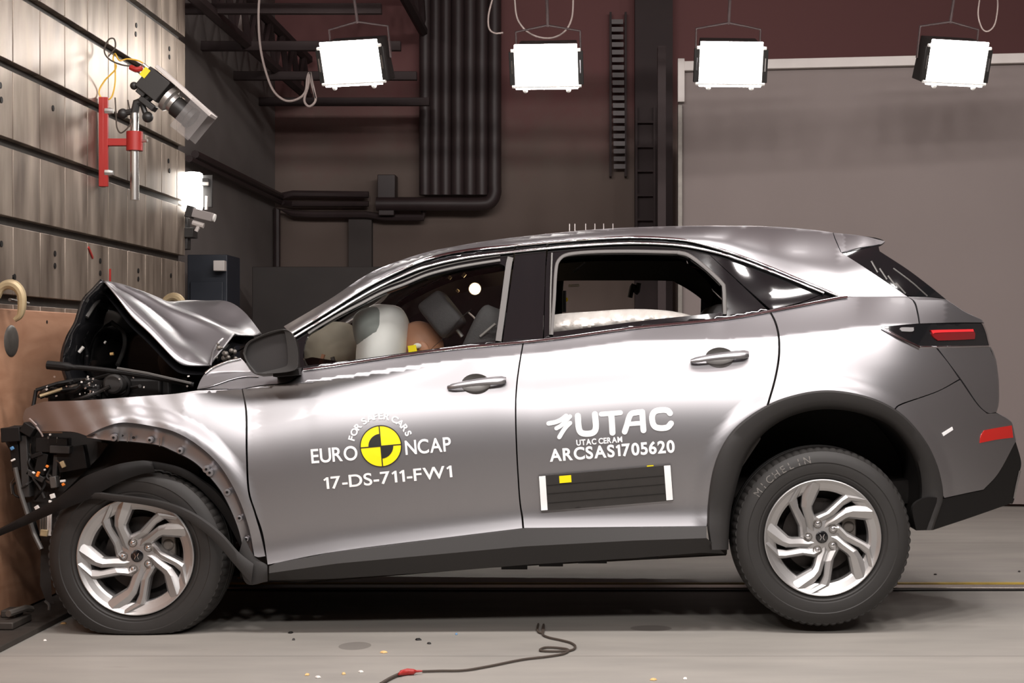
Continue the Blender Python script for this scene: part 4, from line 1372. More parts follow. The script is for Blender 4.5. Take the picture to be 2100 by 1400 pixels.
# --- front wing (fender) with its bared wheel-arch flange
wing = path([(405, 800), (450, 799), (496, 799)], [(496, 799), (503, 846), (504, 930), (508, 1005), (521, 1050), (534, 1095), (544, 1140)], [(544, 1140), (530, 1142), (523, 1140)],
            [(522, 1140), (510, 1080), (486, 1014), (450, 954), (405, 912), (360, 886), (315, 874), (255, 866), (215, 875), (177, 893)][0:10], [(177, 893), (147, 885), (84, 884)], [(84, 884), (50, 868), (51, 841), (70, 830), (90, 823)], [(90, 823), (180, 820), (300, 811.5), (360, 807), (405, 800)])
wg = panel('front_wing', wing, 'paint', car, step=(9, 5), flange=.015)
fl_out = cr([(177, 893), (215, 875), (255, 867), (315, 875), (360, 887), (405, 913), (450, 955), (486, 1015), (510, 1081), (522, 1140)], 6)
fl_in = cr([(178, 897), (222, 904), (270, 907), (324, 914), (352, 925), (400, 950), (444, 996), (468, 1036), (488, 1085), (500, 1135)], 6)
n = 60
A, Bv = resample(fl_out, n), resample(fl_in, n)
rows = []
for t, o in ((0, .004), (.12, .022), (.3, .03), (.95, .026), (1, .04)):
    Q = A * (1 - t) + Bv * t
    y = body(A[:, 0], A[:, 1]) + o; dd = D + y
    rows.append(np.stack([(Q[:, 0] - VX) * dd / F, y, CZ - (Q[:, 1] - VY) * dd / F], 1))
fl = MB().loft([[tuple(p) for p in r] for r in rows]).build('wing_flange', 'paint', wg, smooth=60)
wflat = lambda px, py: body(px, py) * 0 + body(np.asarray(px) * 0 + 300, np.asarray(py) * 0 + 900)
for px, py, r in ((233, 897, 7.5), (307, 902, 6.5), (369, 924, 6.5), (423, 962, 7.5), (430, 969, 7.5), (466, 1009, 7), (491, 1062, 6), (505, 1105, 5)):
    y = float(body(px, py)) + .018
    p = W(px, py, y)
    MB().lathe([(.0055, -.004), (r * K, -.003), (r * K * 1.15, .012)], 14, Matrix.Translation(p)).build('boss', 'paint', fl)
    MB().lathe([(0, -.0045), (.005, -.0045), (.005, 0)], 8, Matrix.Translation(p)).build('hole', 'black_plastic', fl)
for px, py in ((252, 893), (274, 897)):
    p = W(px, py, float(body(px, py)) + .02)
    MB().lathe([(0, -.004), (.006, -.004), (.006, 0)], 3 if px < 260 else 8, Matrix.Translation(p)).build('hole', 'black_plastic', fl)
for px, py in ((243, 896), (262, 897), (328, 906)):
    ribbon('clip_edge', [(px, py - 8), (px - 1, py + 9)], 2.2, 'frame_grey', fl, off=.012, n=4)
# far wing, simplified but whole
panel('front_wing', wing, 'paint', [wg, car], step=(16, 9), flange=.015, far=True)[0].hide_render = False
for o in [o for o in bpy.data.objects if o.name.startswith('front_wing') and o.parent == wg]: bpy.data.objects.remove(o)
# liner behind the front arch
A = WB(*np.array(fl_in).T, .05)
liner('wheel_arch_liner', [tuple(p) for p in A], .55, [car, car])

# cowl sheet under the mirror
cwl = path([(404, 797), (412, 778), (424, 760)], [(424, 760), (445, 748), (470, 738), (494, 734)], [(494, 734), (503, 744), (518, 764), (540, 772)], [(540, 772), (600, 768), (612, 766)], [(612, 769), (585, 784), (540, 789), (498, 796)], [(498, 796), (450, 797), (404, 797)])
cw = panel('cowl_panel', cwl, 'paint', car, step=(8, 4), off=.004)
ribbon('crease', [(406, 796), (432, 792), (470, 778), (500, 770), (530, 771)], 3, 'paint', cw, off=-.004)
ribbon('edge', [(421, 765), (430, 757), (447, 748), (470, 740), (494, 735)], 4, 'chrome', cw, off=-.003)

# --- door mirror
mo = [(498, 724), (503, 708), (511, 699), (525, 692), (545, 683), (566, 677), (580, 674.5), (592, 677), (600, 684), (607, 700), (611, 718), (612, 740), (609, 755), (598, 761), (570, 765), (527, 766.5), (518, 760), (505, 742)]
mi = [(503, 726), (507, 711), (514, 702), (527, 695), (546, 687), (566, 681), (578, 678), (583, 679), (586, 690), (589, 712), (590.5, 735), (589, 748), (580, 753), (560, 758), (530, 764), (521, 757), (509, 742)]
mo = resample(cr(mo + [mo[0]], 4), 73)[:-1]
mi_ = resample(cr(mi + [mi[0]], 4), 73)[:-1]
def mir(side):
    ym = -.13
    fl_ = (lambda P: flip(P)) if side else (lambda P: np.array(P))
    c = mo.mean(0)
    def row(Q, y): return np.array([tuple(W(px, py, y)) for px, py in Q])
    def big(Q, k, shift=(0, 0)): return (Q - c) * k + c + np.array(shift)
    R = [row(mi_, ym + .02), row(mi_, ym - .008), row(big(mo, .985), ym - .012), row(mo, ym), row(big(mo, .99), ym + .05), row(big(mo, .86), ym + .10), row(big(mo, .5), ym + .14), row(big(mo, .02), ym + .15)]
    h = MB().loft([[tuple(p) for p in fl_(r)] for r in R], closed=True).build('wing_mirror', 'dark_plastic', car, smooth=55)
    P = [row(mi_, ym + .012), row((mi_ - c) * .02 + c, ym + .012)]
    MB().loft([[tuple(p) for p in fl_(r)] for r in P], closed=True).build('mirror_glass', 'mirror_face', h, smooth=60)
    S = [row([(560, 764), (612, 756), (614, 768), (560, 772)], ym + .05), row([(575, 764), (622, 752), (622, 770), (575, 775)], .22)]
    MB().loft([[tuple(p) for p in fl_(r)] for r in S], closed=True, cap=True).build('mirror_arm', 'black_plastic', h)
mir(0); mir(1)
# ------------------------------------------------------------------ wheels
RR = .2345
TR = .363
def make_wheel(hub, far=False, flat=False, letters=False, turn=0.):
    M = Matrix.Translation(hub) @ Matrix.Rotation(PI if far else 0, 4, 'Z') @ Matrix.Rotation(math.radians(turn), 4, 'Y')
    # tyre
    prof = [(.226, .03), (.232, .012), (.240, .002), (.252, -.006), (.258, -.0055), (.262, -.010), (.285, -.014), (.300, -.013), (.303, -.0155), (.318, -.013), (.334, -.006), (.346, .004), (.350, .004),
            (.3545, .014), (.359, .026), (.361, .040), (.363, .062), (.363, .076), (.355, .078), (.355, .086), (.363, .088), (.3635, .118), (.355, .120), (.355, .128), (.3635, .130), (.363, .170), (.361, .190), (.354, .212), (.345, .222), (.30, .236), (.25, .225), (.226, .20)]
    seg = 216
    vs, fs = [], []
    for i, (r, y) in enumerate(prof):
        for k in range(seg):
            a = 2 * PI * k / seg
            rr = r
            if 12 <= i <= 16 and k % 3 == 0: rr = r - .005
            vs.append((rr * math.cos(a), y, rr * math.sin(a)))
    for i in range(len(prof) - 1):
        for k in range(seg):
            fs.append((i * seg + k, i * seg + (k + 1) % seg, (i + 1) * seg + (k + 1) % seg, (i + 1) * seg + k))
    b = MB()
    wv = [M @ Vector(v) for v in vs]
    if flat:
        for v in wv:
            if v.z < .12:
                zn = .002 + .016 * math.log(1 + math.exp(min(30, (v.z - .004) / .016)))
                bulge = max(0, min(.05, zn - v.z))
                v.z = zn
                v.y += -.25 * bulge if v.y < hub.y + .1 else .25 * bulge
    b.v = [tuple(v) for v in wv]; b.f = fs
    ty = b.build('tyre', 'rubber', car, smooth=32)
    if letters:
        word = 'MICHELIN'
        b2v, b2f = [], []
        for i, ch in enumerate(word):
            V, Fc = text_mesh(ch)
            a = math.radians(145 - i * 6.2)
            sc = .028 / cap_height()
            V = V - np.array([(V[:, 0].max() + V[:, 0].min()) / 2, 0])
            k = len(b2v)
            for x, z in V:
                r = .3035 + z * sc
                aa = a - x * sc * .95 / .3
                y = np.interp(r, [.262, .285, .300, .303, .318, .334, .346], [-.010, -.014, -.013, -.0155, -.013, -.006, .004]) - .0014
                b2v.append(tuple(Matrix.Translation(hub) @ Vector((r * math.cos(aa), y, r * math.sin(aa)))))
            b2f += [tuple(j + k for j in t) for t in Fc]
        me = bpy.data.meshes.new('tyre_lettering'); me.from_pydata(b2v, [], b2f)
        finish(me, 'tyre_lettering', 'rubber_letters', ty)
    # rim
    b = MB()
    b.lathe([(RR * .785, .05), (RR * .80, .016), (RR * .84, .009), (RR * .93, .002), (RR * .965, -.004), (RR * .985, -.008), (RR * 1.0, -.007), (RR * 1.005, .0), (RR * 1.0, .012)], 120, M)
    b.lathe([(RR * .80, .045), (RR * .86, .10), (RR * .88, .19), (RR * .98, .20)], 72, M)
    def blade(Lp, Rp, yl, a, s0, s1):
        c, s_ = math.cos(a), math.sin(a)
        def p3(p, y): return Vector(((p[0] * c + p[1] * s_) * RR, y, (-p[0] * s_ + p[1] * c) * RR))
        rows = []
        for (l, r, y) in zip(Lp, Rp, yl):
            l = np.array(l); r = np.array(r); dv = r - l
            rows.append([p3(l, y + .05), p3(l, y + s0), p3(l + dv * .14, y + s0 * .2), p3(l + dv * .42, y - .007), p3(l + dv * .86, y + s1 * .2), p3(r, y + s1), p3(r, y + .05)])
        b.loft(rows, False, M, cap=True)
    for k in range(5):
        a = 2 * PI * k / 5
        LA_ = [(-.19, .24), (-.13, .36), (.05, .435), (.315, .685), (.38, .745), (.69, .705)]
        RA_ = [(-.03, .17), (.045, .27), (.205, .372), (.365, .545), (.50, .618), (.815, .575)]
        LB_ = [(-.03, .17), (.045, .27), (.205, .372), (.395, .505), (.55, .545), (.815, .575)]
        RB_ = [(.12, .10), (.20, .165), (.30, .225), (.40, .300), (.46, .325), (.90, .27)]
        yl = [.030, .024, .014, .004, .002, -.001]
        blade(LA_, RA_, yl, a, .014, .007)
        blade(LB_, RB_, [y + .002 for y in yl], a, .007, .014)
    b.lathe([(0, .024), (RR * .10, .024), (RR * .16, .024), (RR * .30, .029), (RR * .34, .036), (RR * .36, .06)], 60, M)
    rim = b.build('rim', 'alloy', car, smooth=11)
    MB().lathe([(0, .012), (RR * .085, .014), (RR * .105, .019), (RR * .11, .03)], 40, M).build('centre_cap', 'gloss_black', rim)
    b = MB()
    for sx in (-1, 1):
        b.tube([M @ Vector((sx * .003, .0115, .0)), M @ Vector((sx * .009, .0125, .012))], .0016, 5)
        b.tube([M @ Vector((sx * .003, .0115, .0)), M @ Vector((sx * .009, .0125, -.012))], .0016, 5)
    b.build('cap_emblem', 'chrome', rim)
    for ad in (107, 35, 179, 251, 323):
        a = math.radians(ad)
        Mn = M @ Matrix.Translation((.238 * RR * math.cos(a), 0, .238 * RR * math.sin(a)))
        MB().lathe([(.0185, .030), (.0175, .021), (.0145, .0205), (.0135, .034)], 24, Mn).build('nut_well', 'dull_metal', rim)
        MB().lathe([(0, .019), (.006, .0195), (.0095, .022), (.0105, .034)], 6, Mn).build('wheel_nut', 'chrome', rim)
    MB().tube([M @ Vector((.055, .018, -.196)), M @ Vector((.053, .03, -.2))], .006, 8).build('valve', 'bare_metal', rim)
    # brake disc and caliper
    bd = MB().lathe([(.03, .085), (.075, .085), (.078, .105), (.150, .105), (.150, .128), (.03, .128)], 72, M).build('brake_disc', 'brake_steel', car)
    b = MB()
    Mc = M @ Matrix.Translation((.115, .10, .035))
    b.box((0, 0, 0), (.06, .07, .12), Mc).lathe([(0, -.04), (.022, -.04), (.026, -.03), (.026, .03)], 20, Mc)
    b.build('brake_caliper', 'dull_metal', bd, bevel=.006)
    b = MB().lathe([(0, .14), (RR * .86, .14)], 40, M)
    b.build('brake_shield', 'interior', car)
YW0 = .05
rh = W(1687, 1102, YW0)
fh = W(278, 1141, YW0 - .02)
make_wheel(rh, letters=True)
make_wheel(fh, flat=True, turn=-2)
make_wheel(Vector((rh.x + .12, 2 * YC - rh.y, .364)), far=True)
make_wheel(Vector((fh.x - .02, 2 * YC - fh.y, .364)), far=True)
MB().tube([(rh.x, .28, .36), (rh.x + .1, 1.6, .36)], .05, 10).build('rear_axle', 'interior', car)

# ------------------------------------------------------------------ buckled bonnet
def P3(lst): return [tuple(W(x, y, Y)) for x, y, Y in lst]
R0 = [(213, 578, .34), (240, 611, .30), (270, 650, .27), (306, 684, .25), (345, 725, .23), (362, 741, .23), (377, 749, .24), (405, 751.5, .26), (430, 751, .30)]
R1 = [(214, 578, .36), (236, 592, .40), (266, 609, .41), (294, 629, .41), (345, 674, .40), (368, 695, .39), (390, 712, .37), (412, 731, .35), (431, 750, .32)]
R2 = [(217, 578, .40), (249, 586, .45), (276, 598, .48), (300, 608, .50), (345, 632, .54), (372, 643, .56), (405, 655, .58), (440, 668, .61), (481, 686, .64)]
R2b = [(219, 578.5, .44), (251, 585, .50), (279, 595, .53), (303, 604, .56), (350, 625, .64), (378, 637, .66), (412, 650, .68), (448, 668, .69), (488, 689, .70)]
R3 = [(228, 581, .60), (264, 590, .66), (294, 600, .70), (320, 612, .74), (362, 637, .78), (388, 650, .80), (424, 664, .82), (468, 680, .82), (520, 690, .80)]
R4 = [(250, 588, .90), (288, 598, .95), (322, 611, .98), (346, 621, 1.0), (378, 618, 1.02), (420, 618.5, 1.04), (465, 620, 1.04), (499, 641, 1.02), (535, 686, .98)]
R5 = [(300, 640, 1.50), (330, 642, 1.55), (350, 645, 1.60), (365, 648, 1.62), (388, 640, 1.68), (428, 642, 1.70), (470, 645, 1.70), (503, 664, 1.68), (535, 692, 1.55)]
rows = []
def addrow(R, n=44): rows.append([tuple(p) for p in resample(cr(P3(R), 6), n)])
def mixrow(Ra, Rb, t, lift=0., n=44):
    A_ = resample(cr(P3(Ra), 6), n); B_ = resample(cr(P3(Rb), 6), n)
    Cc = A_ * (1 - t) + B_ * t
    Cc[:, 2] += lift * np.sin(np.linspace(0, PI, n))
    rows.append([tuple(p) for p in Cc])
addrow(R0); mixrow(R0, R1, .25, .012); mixrow(R0, R1, .5, .016); mixrow(R0, R1, .8, .010); addrow(R1); mixrow(R1, R2, .3, -.012); mixrow(R1, R2, .6, -.016); mixrow(R1, R2, .85, -.006); addrow(R2)
mixrow(R2, R2b, .5, .004); addrow(R2b); mixrow(R2b, R3, .5, -.01); addrow(R3); mixrow(R3, R4, .35, -.015); mixrow(R3, R4, .7, -.004); addrow(R4); mixrow(R4, R5, .5, .01); addrow(R5)
bon = MB().loft(rows).build('bonnet', 'paint', car, smooth=30)
md = bon.modifiers.new('thick', 'SOLIDIFY'); md.thickness = .006; md.offset = 1
# rear curl of the bonnet around the opening
crl = MB().tube(cr(P3([(482, 687, .78), (462, 692, .60), (447, 704, .48), (438, 718, .40), (434, 735, .34), (431, 750, .30)]), 6), .006, 6).build('folded_edge', 'paint', bon)
# dark underside of the main half
und = []
for R, dy in ((R0, .012), (R1, .02), (R2b, .02), (R3, .02), (R4, .02), (R5, .02)):
    Q = resample(cr(P3(R), 6), 30)
    Q[:, 2] -= .022 + dy
    Q[:, 0] -= .01
    und.append([tuple(p) for p in Q])
MB().loft(und).build('bonnet_lining', 'gloss_black', bon, smooth=50)
# folded front half, seen from its underside
E0 = [(213, 578, .34), (196, 597, .33), (177, 617, .32), (168, 640, .31), (160, 665, .30), (146, 690, .29), (137, 713, .28), (133, 735, .28), (134, 752, .29), (150, 788, .34)]
def deeper(R, Y, dx=0, k=1.0):
    """the same edge carried across the car to depth Y"""
    out = []
    for x, y, y0 in R:
        p = W(x, y, y0)
        s_ = F / (D + Y)
        z = p.z - .09 * (Y - .34) / .8 * min(1, max(0, (p.z - 1.15) / .27))
        out.append((VX + (p.x + dx) * s_, VY - (z - CZ) * s_, Y))
    return out
E0 = E0[:-1] + [(150, 800, .30)]
E1 = deeper(E0, .62, .01); E2 = deeper(E0, 1.0, .03); E3 = deeper(E0, 1.62, .03)
fr_rows = []
for R in (E0, E1, E2, E3):
    fr_rows.append([tuple(p) for p in resample(cr(P3(R), 5), 40)])
ff = MB().loft(fr_rows).build('bonnet_front_fold', 'gloss_black', car, smooth=50)
md = ff.modifiers.new('thick', 'SOLIDIFY'); md.thickness = .02; md.offset = 1
far_side = MB().add(P3([(335, 655, 1.66), (400, 655, 1.66), (440, 690, 1.66), (480, 700, 1.66), (480, 850, 1.66), (300, 850, 1.66)]), [(0, 1, 2, 3, 4, 5)]).build('far_bonnet_edge', 'interior', car)
md = far_side.modifiers.new('thick', 'SOLIDIFY'); md.thickness = .02
def rib(pts, r, name='stiffening_rib', m='frame_grey', par=None):
    return MB().tube(cr(P3(pts), 6), r, 8).build(name, m, par or ff)
rib([(178, 650, .36), (192, 628, .40), (201, 617, .44), (206, 608, .5)], .008)
rib([(205, 640, .62), (228, 660, .7), (250, 678, .75), (256, 700, .75), (252, 722, .72), (241, 748, .66)], .010)
rib([(170, 690, .45), (178, 722, .5), (176, 760, .5)], .012, m='gloss_black')
rib([(190, 612, .45), (178, 650, .5), (160, 700, .5), (152, 745, .5)], .014, m='gloss_black')
for pts, m in ([((162, 722, .40), (171, 711, .40)), 'chip_white'], [((214, 701, .5), (217, 703, .5)), 'chip_white'], [((226, 726, .5), (233, 725, .5)), 'chip'], [((329, 718, .30), (337, 728, .30)), 'frame_grey']):
    MB().tube(P3(pts), .007, 6).build('bonnet_clip', m, ff)
# long dark strut over the engine bay
MB().tube(cr(P3([(97, 748, .16), (140, 752, .16), (180, 755, .17), (240, 762, .18), (330, 776, .2), (397, 789, .22)]), 4), [.018] * 5 + [.011] * 16, 10).build('bonnet_strut', 'black_plastic', car)
MB().tube(P3([(240, 755, .155), (300, 765, .165), (392, 786, .2)]), .006, 6).build('strut_edge', 'frame_grey', car)

# ------------------------------------------------------------------ wrecked engine bay and nose
rnd = random.Random(11)
bay = MB()
def bx(px, py, Y, X):
    p = W(px, py, Y); return (X, Y, p.z)
zt_, zb_ = W(300, 822, .24).z, W(300, 1060, .4).z
x0_, x1_ = W(105, 0, .24).x, W(405, 0, .24).x
bay.box(((x0_ + x1_) / 2 + .02, .96, (zt_ + zb_) / 2), (x1_ - x0_ - .04, 1.40, zt_ - zb_))
bay.build('engine_bay', 'interior', car)
MB().add(P3([(405, 800, .25), (600, 690, .5), (600, 690, 1.4), (405, 800, 1.65), (430, 900, .3), (620, 900, .3), (620, 900, 1.6), (430, 900, 1.6)]),
         [(0, 1, 2, 3), (0, 4, 5, 1), (1, 5, 6, 2), (2, 6, 7, 3), (3, 7, 4, 0)]).build('bulkhead', 'interior', car)
# cowl grille behind the bonnet
MB().add(P3([(445, 742, .42), (540, 690, .55), (545, 690, 1.3), (450, 742, 1.4), (440, 700, .62), (482, 690, .8)]), [(0, 1, 2, 3), (0, 4, 5)]).build('cowl_grille', 'black_plastic', car)
b = MB()
for k in range(14):
    px = 440 + rnd.random() * 45; py = 705 + rnd.random() * 35
    b.ball(W(px, py, .36 + rnd.random() * .06), .006 + rnd.random() * .012, nu=8, nv=6)
b.build('crumpled_insulation', 'dull_metal', car)
# engine block and covers
e = MB()
e.box(W(250, 808, .45), (.40, .25, .14)).box(W(170, 815, .42), (.22, .25, .12)).box(W(330, 806, .5), (.16, .3, .13))
eng = e.build('engine', 'black_plastic', car, bevel=.012)
MB().lathe([(0, -.015), (.032, -.015), (.040, -.008), (.040, .06), (.046, .06), (.046, .09)], 24, Matrix.Translation(W(233, 787, .24))).build('filler_cap', 'dark_plastic', eng)
MB().lathe([(.045, 0), (.052, -.01), (.06, .0), (.06, .10)], 24, Matrix.Translation(W(238, 792, .30))).build('cap_seat', 'black_plastic', eng)
for k in range(16):
    x0 = 78 + rnd.random() * 120; y0 = 790 + rnd.random() * 34
    pts = [(x0, y0, .2 + rnd.random() * .2)]
    for j in range(3): pts.append((pts[-1][0] + 12 + rnd.random() * 32, pts[-1][1] + rnd.uniform(-14, 10), .2 + rnd.random() * .25))
    MB().tube(cr(P3(pts), 5), .004 + rnd.random() * .009, 7).build('hose', rnd.choice(['black_plastic', 'black_plastic', 'dark_plastic', 'cable_dark', 'steel_dark']), eng)
for (x0, y0, x1, y1) in ((68, 835, 74, 800), (74, 800, 118, 786), (118, 786, 150, 780), (82, 815, 120, 800), (120, 800, 190, 792)):
    MB().tube(P3([(x0, y0, .22), (x1, y1, .24)]), .008, 7).build('broken_bracket', 'black_plastic', eng)
MB().tube(P3([(82, 812, .2), (128, 797, .22)]), .007, 7).build('broken_bracket', 'brass', eng)
for k in range(34):
    px = rnd.choice([rnd.uniform(150, 215), rnd.uniform(85, 390)]); py = rnd.uniform(768, 812)
    r = rnd.uniform(.0015, .0042)
    MB().box(W(px, py, .19 + rnd.random() * .06), (r * 2, r, r * rnd.uniform(1, 2)), R=Matrix.Rotation(rnd.random() * 3, 4, 'Y')).build('glass_shard', rnd.choice(['chip_white', 'bare_metal', 'screen_frame']), eng)
# shredded nose: radiator frame, lamp remains, brackets
nose = MB()
fr = [(8, 878), (30, 872), (75, 872), (86, 888), (147, 888), (176, 898), (222, 910), (205, 935), (180, 960), (150, 990), (130, 1010), (110, 1040), (86, 1055), (60, 1050), (45, 1030), (38, 985), (24, 930), (10, 905)]
A = [tuple(W(x, y, .20)) for x, y in fr]; Bq = [tuple(W(x, y, .34) + Vector((.07, 0, 0)) if x < 60 else W(x, y, .34)) for x, y in fr]
nose.loft([A, Bq], closed=True, cap=True)
nz = nose.build('radiator_frame', 'interior', car, smooth=20)
def nbox(px, py, Y, w, h, dpt, rot, m, name):
    return MB().box(W(px, py, Y), (w * K, dpt, h * K), R=Matrix.Rotation(math.radians(rot), 4, 'Y')).build(name, m, nz, bevel=.003)
nbox(28, 890, .14, 40, 30, .08, -4, 'black_plastic', 'lamp_bracket')
nbox(60, 880, .13, 26, 22, .06, 30, 'black_plastic', 'lamp_bracket')
nbox(110, 912, .15, 66, 30, .06, 1, 'black_plastic', 'air_duct')
nbox(126, 921, .13, 42, 16, .05, 2, 'dark_plastic', 'air_duct')
nbox(100, 902, .13, 5, 16, .02, 0, 'frame_grey', 'air_duct')
nbox(118, 902, .13, 4, 14, .02, 5, 'frame_grey', 'air_duct')
nbox(55, 955, .15, 16, 130, .06, -3, 'dark_plastic', 'lamp_bracket')
nbox(35, 925, .16, 18, 80, .06, -6, 'black_plastic', 'lamp_bracket')
nbox(88, 950, .15, 22, 46, .05, 12, 'black_plastic', 'lamp_bracket')
nbox(116, 965, .16, 10, 70, .05, 4, 'dark_plastic', 'lamp_bracket')
nbox(75, 975, .14, 40, 12, .04, 28, 'dark_plastic', 'lamp_bracket')
nbox(112, 988, .13, 14, 24, .04, -8, 'frame_grey', 'lamp_bracket')
nbox(150, 940, .16, 60, 50, .05, -10, 'black_plastic', 'air_duct')
nbox(78, 932, .14, 26, 9, .04, -20, 'black_plastic', 'broken_bracket')
for px, py, w, h, m in ((25, 919, 7, 7, 'blue'), (27, 943, 9, 4, 'chip_white'), (78, 972, 6, 11, 'orange'), (97, 956, 6, 5, 'orange'), (129, 952, 9, 14, 'brass'), (69, 969, 6, 4, 'chip_white'), (108, 1017, 10, 10, 'chip_white'), (103, 1028, 6, 5, 'chip_white'), (76, 1041, 9, 9, 'screen_frame'), (129, 986, 11, 5, 'chip_white'), (130, 993, 6, 6, 'orange'), (174, 986, 6, 4, 'bare_metal'), (92, 963, 4, 4, 'screen_frame'), (103, 891, 4, 4, 'chip_white')):
    MB().box(W(px, py, .105), (w * K, .012, h * K), R=Matrix.Rotation(rnd.uniform(-.6, .6), 4, 'Y')).build('broken_clip', m, nz, bevel=.002)
MB().tube(P3([(31, 958, .12), (42, 1010, .12), (55, 1050, .12), (70, 1095, .11), (85, 1126, .10)]), .010, 8).build('hanging_strip', 'frame_grey', nz)
MB().tube(P3([(57, 1030, .15), (62, 1052, .15), (78, 1110, .14)]), .014, 8).build('hanging_strip', 'black_plastic', nz)
for k in range(5):
    MB().tube(P3([(84 + k * 5, 1050, .12), (83 + k * 5, 1098, .12)]), .005, 6).build('radiator_tube', 'screen_frame' if k > 2 else 'dull_metal', nz)
nbox(92, 1092, .12, 16, 14, .03, 5, 'brass', 'radiator_tank')
MB().tube(cr(P3([(75, 872, .12), (60, 858, .14), (82, 884, .12), (88, 895, .12)]), 4), .004, 6).build('wire', 'cable_grey', nz)
for k in range(12):
    x0 = rnd.uniform(30, 120); y0 = rnd.uniform(895, 1000)
    pts = [(x0, y0, .14)]
    for j in range(3): pts.append((pts[-1][0] + rnd.uniform(-14, 18), pts[-1][1] + rnd.uniform(5, 26), rnd.uniform(.11, .18)))
    MB().tube(cr(P3(pts), 4), rnd.uniform(.002, .006), 6).build('wire', rnd.choice(['black_plastic', 'cable_dark', 'dark_plastic']), nz)
# loose wheel-arch trim hanging over the front tyre
def strap(name, up, lo, Y0, m, thick=.02):
    n = 50
    A_, B_ = resample(cr(up, 6), n), resample(cr(lo, 6), n)
    yy = np.linspace(0, 1, n)
    r = []
    for Q, o in ((A_, thick), (A_, .004), (A_ * .8 + B_ * .2, -.004), (A_ * .3 + B_ * .7, -.004), (B_, .003), (B_, thick)):
        Yv = np.interp(yy, np.linspace(0, 1, len(Y0)), Y0) + o
        r.append([tuple(W(x, y, Yy)) for (x, y), Yy in zip(Q, Yv)])
    return MB().loft(r).build(name, m, car, smooth=45)
strap('loose_arch_trim', [(-8, 1087), (40, 1062), (75, 1044), (110, 1026), (144, 1000), (168, 980), (192, 969), (240, 952), (288, 944), (312, 946)], [(-8, 1102), (40, 1082), (78, 1066), (115, 1050), (150, 1036), (185, 1022), (215, 1004), (250, 986), (290, 972), (318, 968)], [.03, .02, -.02, -.03, -.03, -.01], 'black_plastic')
strap('loose_arch_trim', [(300, 944), (330, 948), (370, 958), (405, 976), (444, 1004), (470, 1036), (490, 1070), (505, 1110)], [(310, 962), (335, 964), (368, 975), (400, 994), (430, 1022), (455, 1052), (476, 1088), (492, 1120)], [.0, .02, .06, .07, .06], 'black_plastic')
strap('loose_arch_trim', [(140, 1012), (180, 1006), (230, 1012), (290, 1019), (340, 1028), (390, 1047), (430, 1072), (460, 1098), (490, 1132), (520, 1156)], [(150, 1026), (190, 1022), (230, 1027), (290, 1034), (335, 1044), (380, 1063), (418, 1090), (448, 1118), (478, 1154), (515, 1196)], [-.02, -.03, -.035, -.03, -.02, -.005], 'dark_plastic')
strap('loose_arch_trim', [(500, 1100), (522, 1140), (548, 1158)], [(488, 1140), (505, 1196), (549, 1192)], [.02, .02, .02], 'dark_plastic')
# dark torn gap between wing and door
strap('door_jamb', [(511, 1008), (522, 1045), (536, 1090), (546, 1135)], [(516, 1008), (532, 1050), (545, 1095), (553, 1135)], [.03, .03, .03], 'black_plastic')
# torn bumper and lining down to the floor in front of the tyre
b = MB()
fr = [(86, 1050), (150, 1030), (120, 1100), (104, 1180), (106, 1220), (112, 1238), (95, 1235), (82, 1200), (84, 1120)]
b.loft([[tuple(W(x, y, .26)) for x, y in fr], [tuple(W(x, y, .40)) for x, y in fr]], closed=True, cap=True)
b.build('torn_bumper', 'interior', car, smooth=20)
MB().tube(cr(P3([(92, 1232, .22), (100, 1240, .22), (100, 1250, .22)]), 4), .006, 6).build('wire', 'frame_grey', car)

# ------------------------------------------------------------------ interior
fl = MB().add(P3([(480, 1150, .25), (1800, 1060, .25), (1800, 1060, 1.65), (480, 1150, 1.65)]), [(0, 1, 2, 3)]).build('cabin_floor', 'interior', car)
dash = MB().loft([P3([(560, 770, Y), (600, 742, Y), (640, 732, Y), (690, 740, Y), (715, 770, Y), (700, 860, Y)]) for Y in (.3, .5, .95, 1.4, 1.6)]).build('dashboard', 'beige_trim', car)
MB().loft([P3([(705, 860, Y), (722, 900, Y), (640, 960, Y)]) for Y in (.3, 1.6)]).build('dashboard_lower', 'interior', car)
# steering wheel and column, then the inflated bag
sw = W(745, 790, .58)
Msw = Matrix.Translation(sw) @ Matrix.Rotation(math.radians(-65), 4, 'Y')
ring_ = [(.185 * math.cos(a), .185 * math.sin(a), 0) for a in np.linspace(0, 2 * PI, 41)[:-1]]
stw = MB().tube(ring_, .015, 8, closed=True, M=Msw).tube([(0, 0, -.02), (-.17, 0, 0)], .014, 6, M=Msw).tube([(0, 0, -.02), (.1, .14, 0)], .014, 6, M=Msw).tube([(0, 0, -.02), (.1, -.14, 0)], .014, 6, M=Msw).build('steering_wheel', 'interior', car)
def pillow(name, c_px, Y, rx, ry, rz, pw, m, tilt, par, nu=36, nv=24):
    vs, fs = [], []
    def sp(v, p): return math.copysign(abs(v) ** p, v)
    for j in range(nv + 1):
        th = -PI / 2 + PI * j / nv
        for i in range(nu):
            a = 2 * PI * i / nu
            wob = 1 + .015 * math.sin(3 * a + 4 * th)
            vs.append((rx * sp(math.cos(th), pw) * sp(math.cos(a), .9) * wob, ry * sp(math.cos(th), pw) * sp(math.sin(a), .9) * wob, rz * sp(math.sin(th), .9)))
    for j in range(nv):
        for i in range(nu): fs.append((j * nu + i, j * nu + (i + 1) % nu, (j + 1) * nu + (i + 1) % nu, (j + 1) * nu + i))
    return MB().add(vs, fs, Matrix.Translation(W(*c_px, Y)) @ Matrix.Rotation(math.radians(tilt), 4, 'Y')).build(name, m, par, smooth=180)
bag = pillow('driver_airbag', (786, 712), .52, .112, .20, .185, .55, 'airbag_cloth', 4, car)
bag['label'] = 'white inflated airbag'
